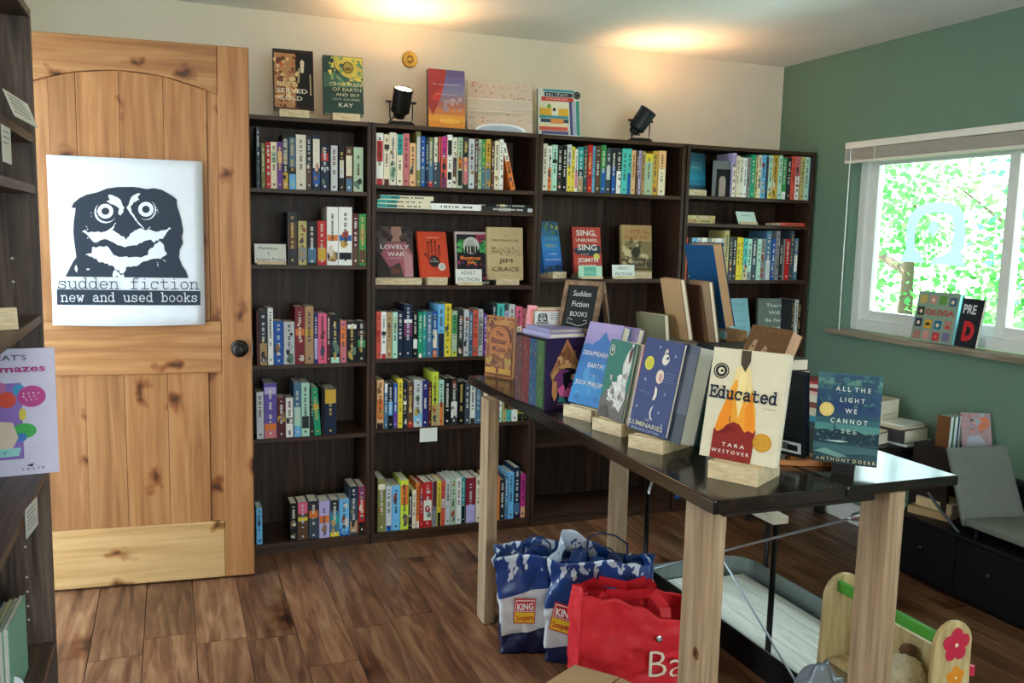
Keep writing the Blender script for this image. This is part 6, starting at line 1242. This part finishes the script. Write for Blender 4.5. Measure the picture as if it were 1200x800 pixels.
# ---- cardboard box at the bottom edge, grey bag
KR = M('a88c66', .75, 0, .08); cbx = E('cardboard_box', 'open brown cardboard box at the bottom edge of the picture', 'box', (.93, 1.80, 0), (0, 0, rad(30)))
W_, H_ = .28, .245
for nm, a, b, c, d in (('side_wall', -W_/2, -W_/2 + .004, -W_/2, W_/2), ('side_wall', W_/2 - .004, W_/2, -W_/2, W_/2), ('side_wall', -W_/2 + .004, W_/2 - .004, -W_/2, -W_/2 + .004), ('side_wall', -W_/2 + .004, W_/2 - .004, W_/2 - .004, W_/2)):
    m = MB(); m.box(a, b, c, d, 0, H_, KR); m.obj(nm, cbx)
m = MB(); m.box(-W_/2 + .004, W_/2 - .004, -W_/2 + .004, W_/2 - .004, 0, .004, KR); m.obj('bottom', cbx)
for a in range(2):
    m = MB(); s = 1 if a else -1; m.hexa([(-W_/2, 0, 0), (W_/2, 0, 0), (W_/2, .004, .0), (-W_/2, .004, 0), (-W_/2 + .004, -s * W_ * .49, .012), (W_/2 - .004, -s * W_ * .49, .012), (W_/2 - .004, -s * W_ * .49, .016), (-W_/2 + .004, -s * W_ * .49, .016)], KR); o = m.obj('flap', cbx, recalc=True); o.location = (0, s * W_ / 2, H_)
gb = E('plastic_bag', 'crumpled grey plastic bag on the floor beside the toy cradle', 'bag', (1.575, 1.735, 0)); GP_ = M('7c868e', .25, 0, .15)
m = MB(); nu, nv = 36, 18; vv = []
for j in range(nv + 1):
    ph_ = PI * j / nv; rw = []
    for i in range(nu):
        th = 2 * PI * i / nu; p = Vector((math.sin(ph_) * math.cos(th), math.sin(ph_) * math.sin(th), math.cos(ph_)))
        k_ = 1 + .22 * noise.noise(p * 2.2) + .16 * abs(noise.noise(p * 5.0)) ; rw.append((p.x * .062 * k_, p.y * .075 * k_, max(.0, .135 + p.z * .135 * k_)))
    vv.append(rw)
for j in range(nv):
    for i in range(nu):
        i2 = (i + 1) % nu; m.face([vv[j][i], vv[j + 1][i], vv[j + 1][i2], vv[j][i2]], GP_)
m.obj('bag_body', gb, smooth=True, recalc=True)

# ================================================================== LEFT BOOKCASE (close to the camera)
LBX = -.262; LF = 2.145; LN = 1.38
lb = E('bookcase', 'dark wood bookcase at the left edge, seen along its shelves', 'bookcase', (LBX - .15, (LF + LN) / 2, 0))
tp('side_panel', LBX - .30, LBX, LF, LF + .018, 0, 1.822, wood('dark_laminate_end', '382e2a', '5c4c44', '7a685c', (10, 14, .6), .45, 4), .001, lb)
tp('side_panel', LBX - .30, LBX, LN, LN + .018, 0, 1.822, LAM_V, .001, lb)
tp('back_panel', LBX - .306, LBX - .300, LN, LF + .018, .02, 1.81, LAM_V, 0, lb)
for z_ in (1.562, 1.456, 1.178, .838, .432, .06): tp('shelf_board', LBX - .299, LBX - .002, LN + .018, LF, z_ - .018, z_, LAM_Y, .001, lb)
tp('top_panel', LBX - .30, LBX, LN + .018, LF, 1.803, 1.821, LAM_Y, .001, lb)
m = MB()
for z_ in (.49, .522, .556, .59, .66, .72, 1.25, 1.30): m.face([(p[0] , LF - .0006, p[1]) for p in disc(LBX - .052, z_, .003, 8)], M('c8c0b8'))
o = m.obj('pin_hole', lb); o['kind'] = 'stuff'; o.location = (-lb.location.x, -lb.location.y, 0)
def lcard(label, y, z, w, h, a, roll_, lines=5, x=LBX + .004, cat='card'):
    r = E('shelf_card', label, cat, (x, y, z), (roll_, 0, PI / 2 + a)); m = MB(); m.box(-w/2, w/2, -.0008, 0, -h, 0, M('dcdcd4', .6)); m.obj('paper', r)
    k = MB(); q = random.Random(int(z * 100))
    for i in range(lines): k.face([(-w * .42, -.0014, -h * (.14 + i * .15) - .0025), (-w * .42 + w * q.uniform(.55, .84), -.0014, -h * (.14 + i * .15) - .0025), (-w * .42 + w * q.uniform(.55, .84), -.0014, -h * (.14 + i * .15)), (-w * .42, -.0014, -h * (.14 + i * .15))], M('8a8c90'))
    stuff(k.obj('print', r))
lcard('cream typed card on the upper shelf edge of the left bookcase', 1.88, 1.606, .21, .048, -.05, -.35)
lcard('small cream card hanging lower left on the left bookcase', 1.755, 1.54, .09, .062, 0, 0, 3)
lcard('white card hanging from the left bookcase below the purple-bordered book', 1.79, .862, .085, .055, -.1, 0, 5, x=LBX + .012)
r = E('book_stand', 'pale wooden block on the left bookcase above the maze book', 'stand', (LBX - .075, 1.86, 1.178), (0, 0, .5)); m = MB(); m.prism([(-.04, 0), (.04, 0), (.03, .035), (-.035, .042)], -.06, .06, BLOCK); m.obj('block', r, bevel=.002, recalc=True)
# the maze book
mz = face_book('large lilac-bordered puzzle book cut off by the left picture edge', -.352, 2.085, .838, .12, .10, .235, .272, .012, 'd6d2ee',
  [rect('8a6cc0', .03, .72, .13, .73), rect('c8b0d8', .03, .40, .13, .60), ('d8943c', [(.03, .72), (.12, .72), (.50, .42), (.03, .42)]), ('c85a3a', [(.10, .72), (.14, .72), (.52, .40), (.46, .40)]), ('e8c050', [(.03, .62), (.18, .52), (.14, .48), (.03, .54)]), ('d8462c', disc(.60, .60, .075, 20, .065)), ('3c9ad0', disc(.70, .67, .05, 16, .05)), ('c86aa8', disc(.55, .70, .05, 16, .04)), ('3cae50', disc(.73, .35, .10, 16, .06)), ('3c78c8', disc(.70, .30, .05, 12, .035)), ('d8c84c', disc(.72, .48, .03, 12, .05)), ('dcc8b4', [(.03, .18), (.60, .16), (.68, .30), (.64, .42), (.5, .44), (.03, .42)]), ('9ad8d8', [(.03, .145), (.68, .155), (.70, .22), (.03, .21)]), ('b8388c', disc(.80, .62, .115, 28, .085))] + marks('5aa8b8', .05, .66, .185, .03, 60, .05) + marks('ecd0e4', .73, .87, .645, .014, 61, .03) + marks('ecd0e4', .73, .87, .62, .014, 62, .03) + marks('ecd0e4', .75, .85, .595, .014, 63, .03) + marks('b85c98', .2, .56, .065, .012, 64, .03) + marks('4a3c6a', .70, .90, .05, .016, 65, .035) + [('2a2438', [(.74, .075), (.80, .09), (.78, .065)])],
  [("GRUMPY CAT'S", .42, .93, .060, '303c50', .70, .0), ('impossible mazes', .40, .845, .078, 'b02c78', 1.04, .02)], spine='a894d8', pages=PAGEW)
# books at the foot of the left bookcase
for i, (dx, col, h_) in enumerate(((0, '5cb0d8', .150), (.012, 'c8d870', .156), (.022, '6cb088', .160), (.032, '8cc8b4', .165))):
    r = E('book', ('light blue picture book standing low in the left bookcase', 'yellow-green picture book second in the low left row', 'green picture book third in the low left row', 'teal picture book at the right of the low left row')[i], 'book', (LBX - .082 + dx, 1.865 - i * .004, .432), (0, 0, rad(-2)), 'thin picture books at the foot of the left bookcase')
    m = MB(); m.box(-.005, -.0035, 0, .17, 0, h_, M(col)); m.box(.0035, .005, 0, .17, 0, h_, M(col)); m.obj('cover', r); m = MB(); m.box(-.0035, .0035, .001, .168, .001, h_ - .001, PAGEW); m.obj('pages', r)
r = E('paper_slip', 'white paper slip sticking out beside the low left picture books', 'paper', (LBX - .035, 1.875, .4325), (0, 0, .6)); m = MB(); m.hexa([(-.03, 0, 0), (.03, -.01, 0), (.03, -.009, 0), (-.03, .001, 0), (-.03, .02, .07), (.008, .012, .045), (.008, .013, .045), (-.03, .021, .07)], M('dfe4f4')); m.obj('sheet', r)

# ================================================================== OUTSIDE THE WINDOW
LAWN = plaster('lawn', '8fae5c', .3, .3, 3)
struct(bx('ground_outside', XR + 1.0, 60, -30, 50, -3.2, -3.0, LAWN))
struct(bx('path_outside', XL - 8, XL - .12, -4, 8, -.14, -.02, plaster('concrete', 'a8a8a4', .1)))
LEAFS = []
for i, (c, tcol) in enumerate((('3f8a3a', '6cba5c'), ('5aa64a', '94cc78'), ('3c8c5c', '74c8a0'))):
    m_ = bpy.data.materials.new('leaf_green'); m_.use_nodes = True; n = m_.node_tree.nodes; l = m_.node_tree.links; b_ = n['Principled BSDF']; b_.inputs['Roughness'].default_value = .5
    oi = n.new('ShaderNodeNewGeometry'); mr = n.new('ShaderNodeMix'); mr.data_type = 'RGBA'; mr.inputs[6].default_value = lin(c); mr.inputs[7].default_value = lin(tcol); l.new(oi.outputs['Random Per Island'], mr.inputs[0]); l.new(mr.outputs[2], b_.inputs['Base Color'])
    tl = n.new('ShaderNodeBsdfTranslucent'); l.new(mr.outputs[2], tl.inputs['Color']); ms_ = n.new('ShaderNodeMixShader'); ms_.inputs[0].default_value = .45
    l.new(b_.outputs[0], ms_.inputs[1]); l.new(tl.outputs[0], ms_.inputs[2]); l.new(ms_.outputs[0], n['Material Output'].inputs[0]); LEAFS.append(m_)
BARK = M('6a5848', .8, 0, .2)
def tree(label, x, y, zb_, h, rad_, seed, n=2600, leaf=.09, mat=0, dens=1.0, cat='tree', name='tree'):
    q = random.Random(seed); r = E(name, label, cat, (x, y, zb_), (0, 0, 0), 'trees and shrubs beyond the window')
    m = MB(); tips = []
    m.tube([(0, 0, 0), (.05, .02, h * .35), (0, 0, h * .65), (.02, 0, h * .85)], [h * .03, h * .024, h * .014, h * .004], BARK, 8)
    for i in range(9):
        a = q.uniform(0, 2 * PI); z0 = h * q.uniform(.3, .75); rr_ = rad_ * q.uniform(.5, .9); p = Vector((rr_ * math.cos(a), rr_ * math.sin(a), z0 + h * q.uniform(.05, .25))); m.tube([(0, 0, z0), (p.x * .5, p.y * .5, (z0 + p.z) / 2 + .05), tuple(p)], [h * .010, h * .006, h * .002], BARK, 6); tips.append(p)
    m.obj('trunk', r, smooth=True)
    m = MB(); cl = [Vector((q.gauss(0, .42) * rad_, q.gauss(0, .42) * rad_, h * q.uniform(.22, 1.0))) for i in range(int(34 * dens))] + tips
    for i in range(n):
        c = q.choice(cl); p = c + Vector((q.gauss(0, 1), q.gauss(0, 1), q.gauss(0, .8))) * rad_ * .19; L_ = leaf * q.uniform(.6, 1.3)
        d = Vector((q.uniform(-1, 1), q.uniform(-1, 1), q.uniform(-.8, .5))).normalized(); s = d.cross(Vector((q.uniform(-1, 1), q.uniform(-1, 1), q.uniform(-1, 1)))).normalized() * L_ * .32
        m.face([p, p + d * L_ * .5 + s, p + d * L_, p + d * L_ * .5 - s], LEAFS[mat])
    o = m.obj('foliage', r); o['kind'] = 'stuff'
tree('bright green leafy tree at left beyond the window', 7.2, 7.1, -3, 5.6, 1.4, 1, 5600, .09, 0)
tree('light yellow-green tree in the middle beyond the window', 8.6, 5.5, -3, 4.9, 1.6, 2, 5600, .09, 1)
tree('darker green tree at right beyond the window', 7.6, 4.6, -3, 5.5, 1.4, 3, 5600, .085, 2)
tree('tall pale green tree behind the nearer ones outside', 12.5, 9.2, -3, 6.6, 2.2, 4, 4200, .12, 1)
tree('distant green tree at the right of the view outside', 12.0, 5.6, -3, 6.9, 2.2, 5, 4200, .12, 0)
tree('low shrub close below the window sill outside', 5.6, 4.8, -3, 3.6, 1.1, 6, 8000, .07, 1, cat='shrub', name='shrub')
tree('low blue-green shrub at left below the window outside', 5.8, 5.9, -3, 3.5, 1.0, 7, 8000, .07, 2, cat='shrub', name='shrub')
tree('leafy shrub outside the right half of the window', 5.2, 3.4, -3, 3.7, 1.0, 8, 8000, .07, 0, cat='shrub', name='shrub')
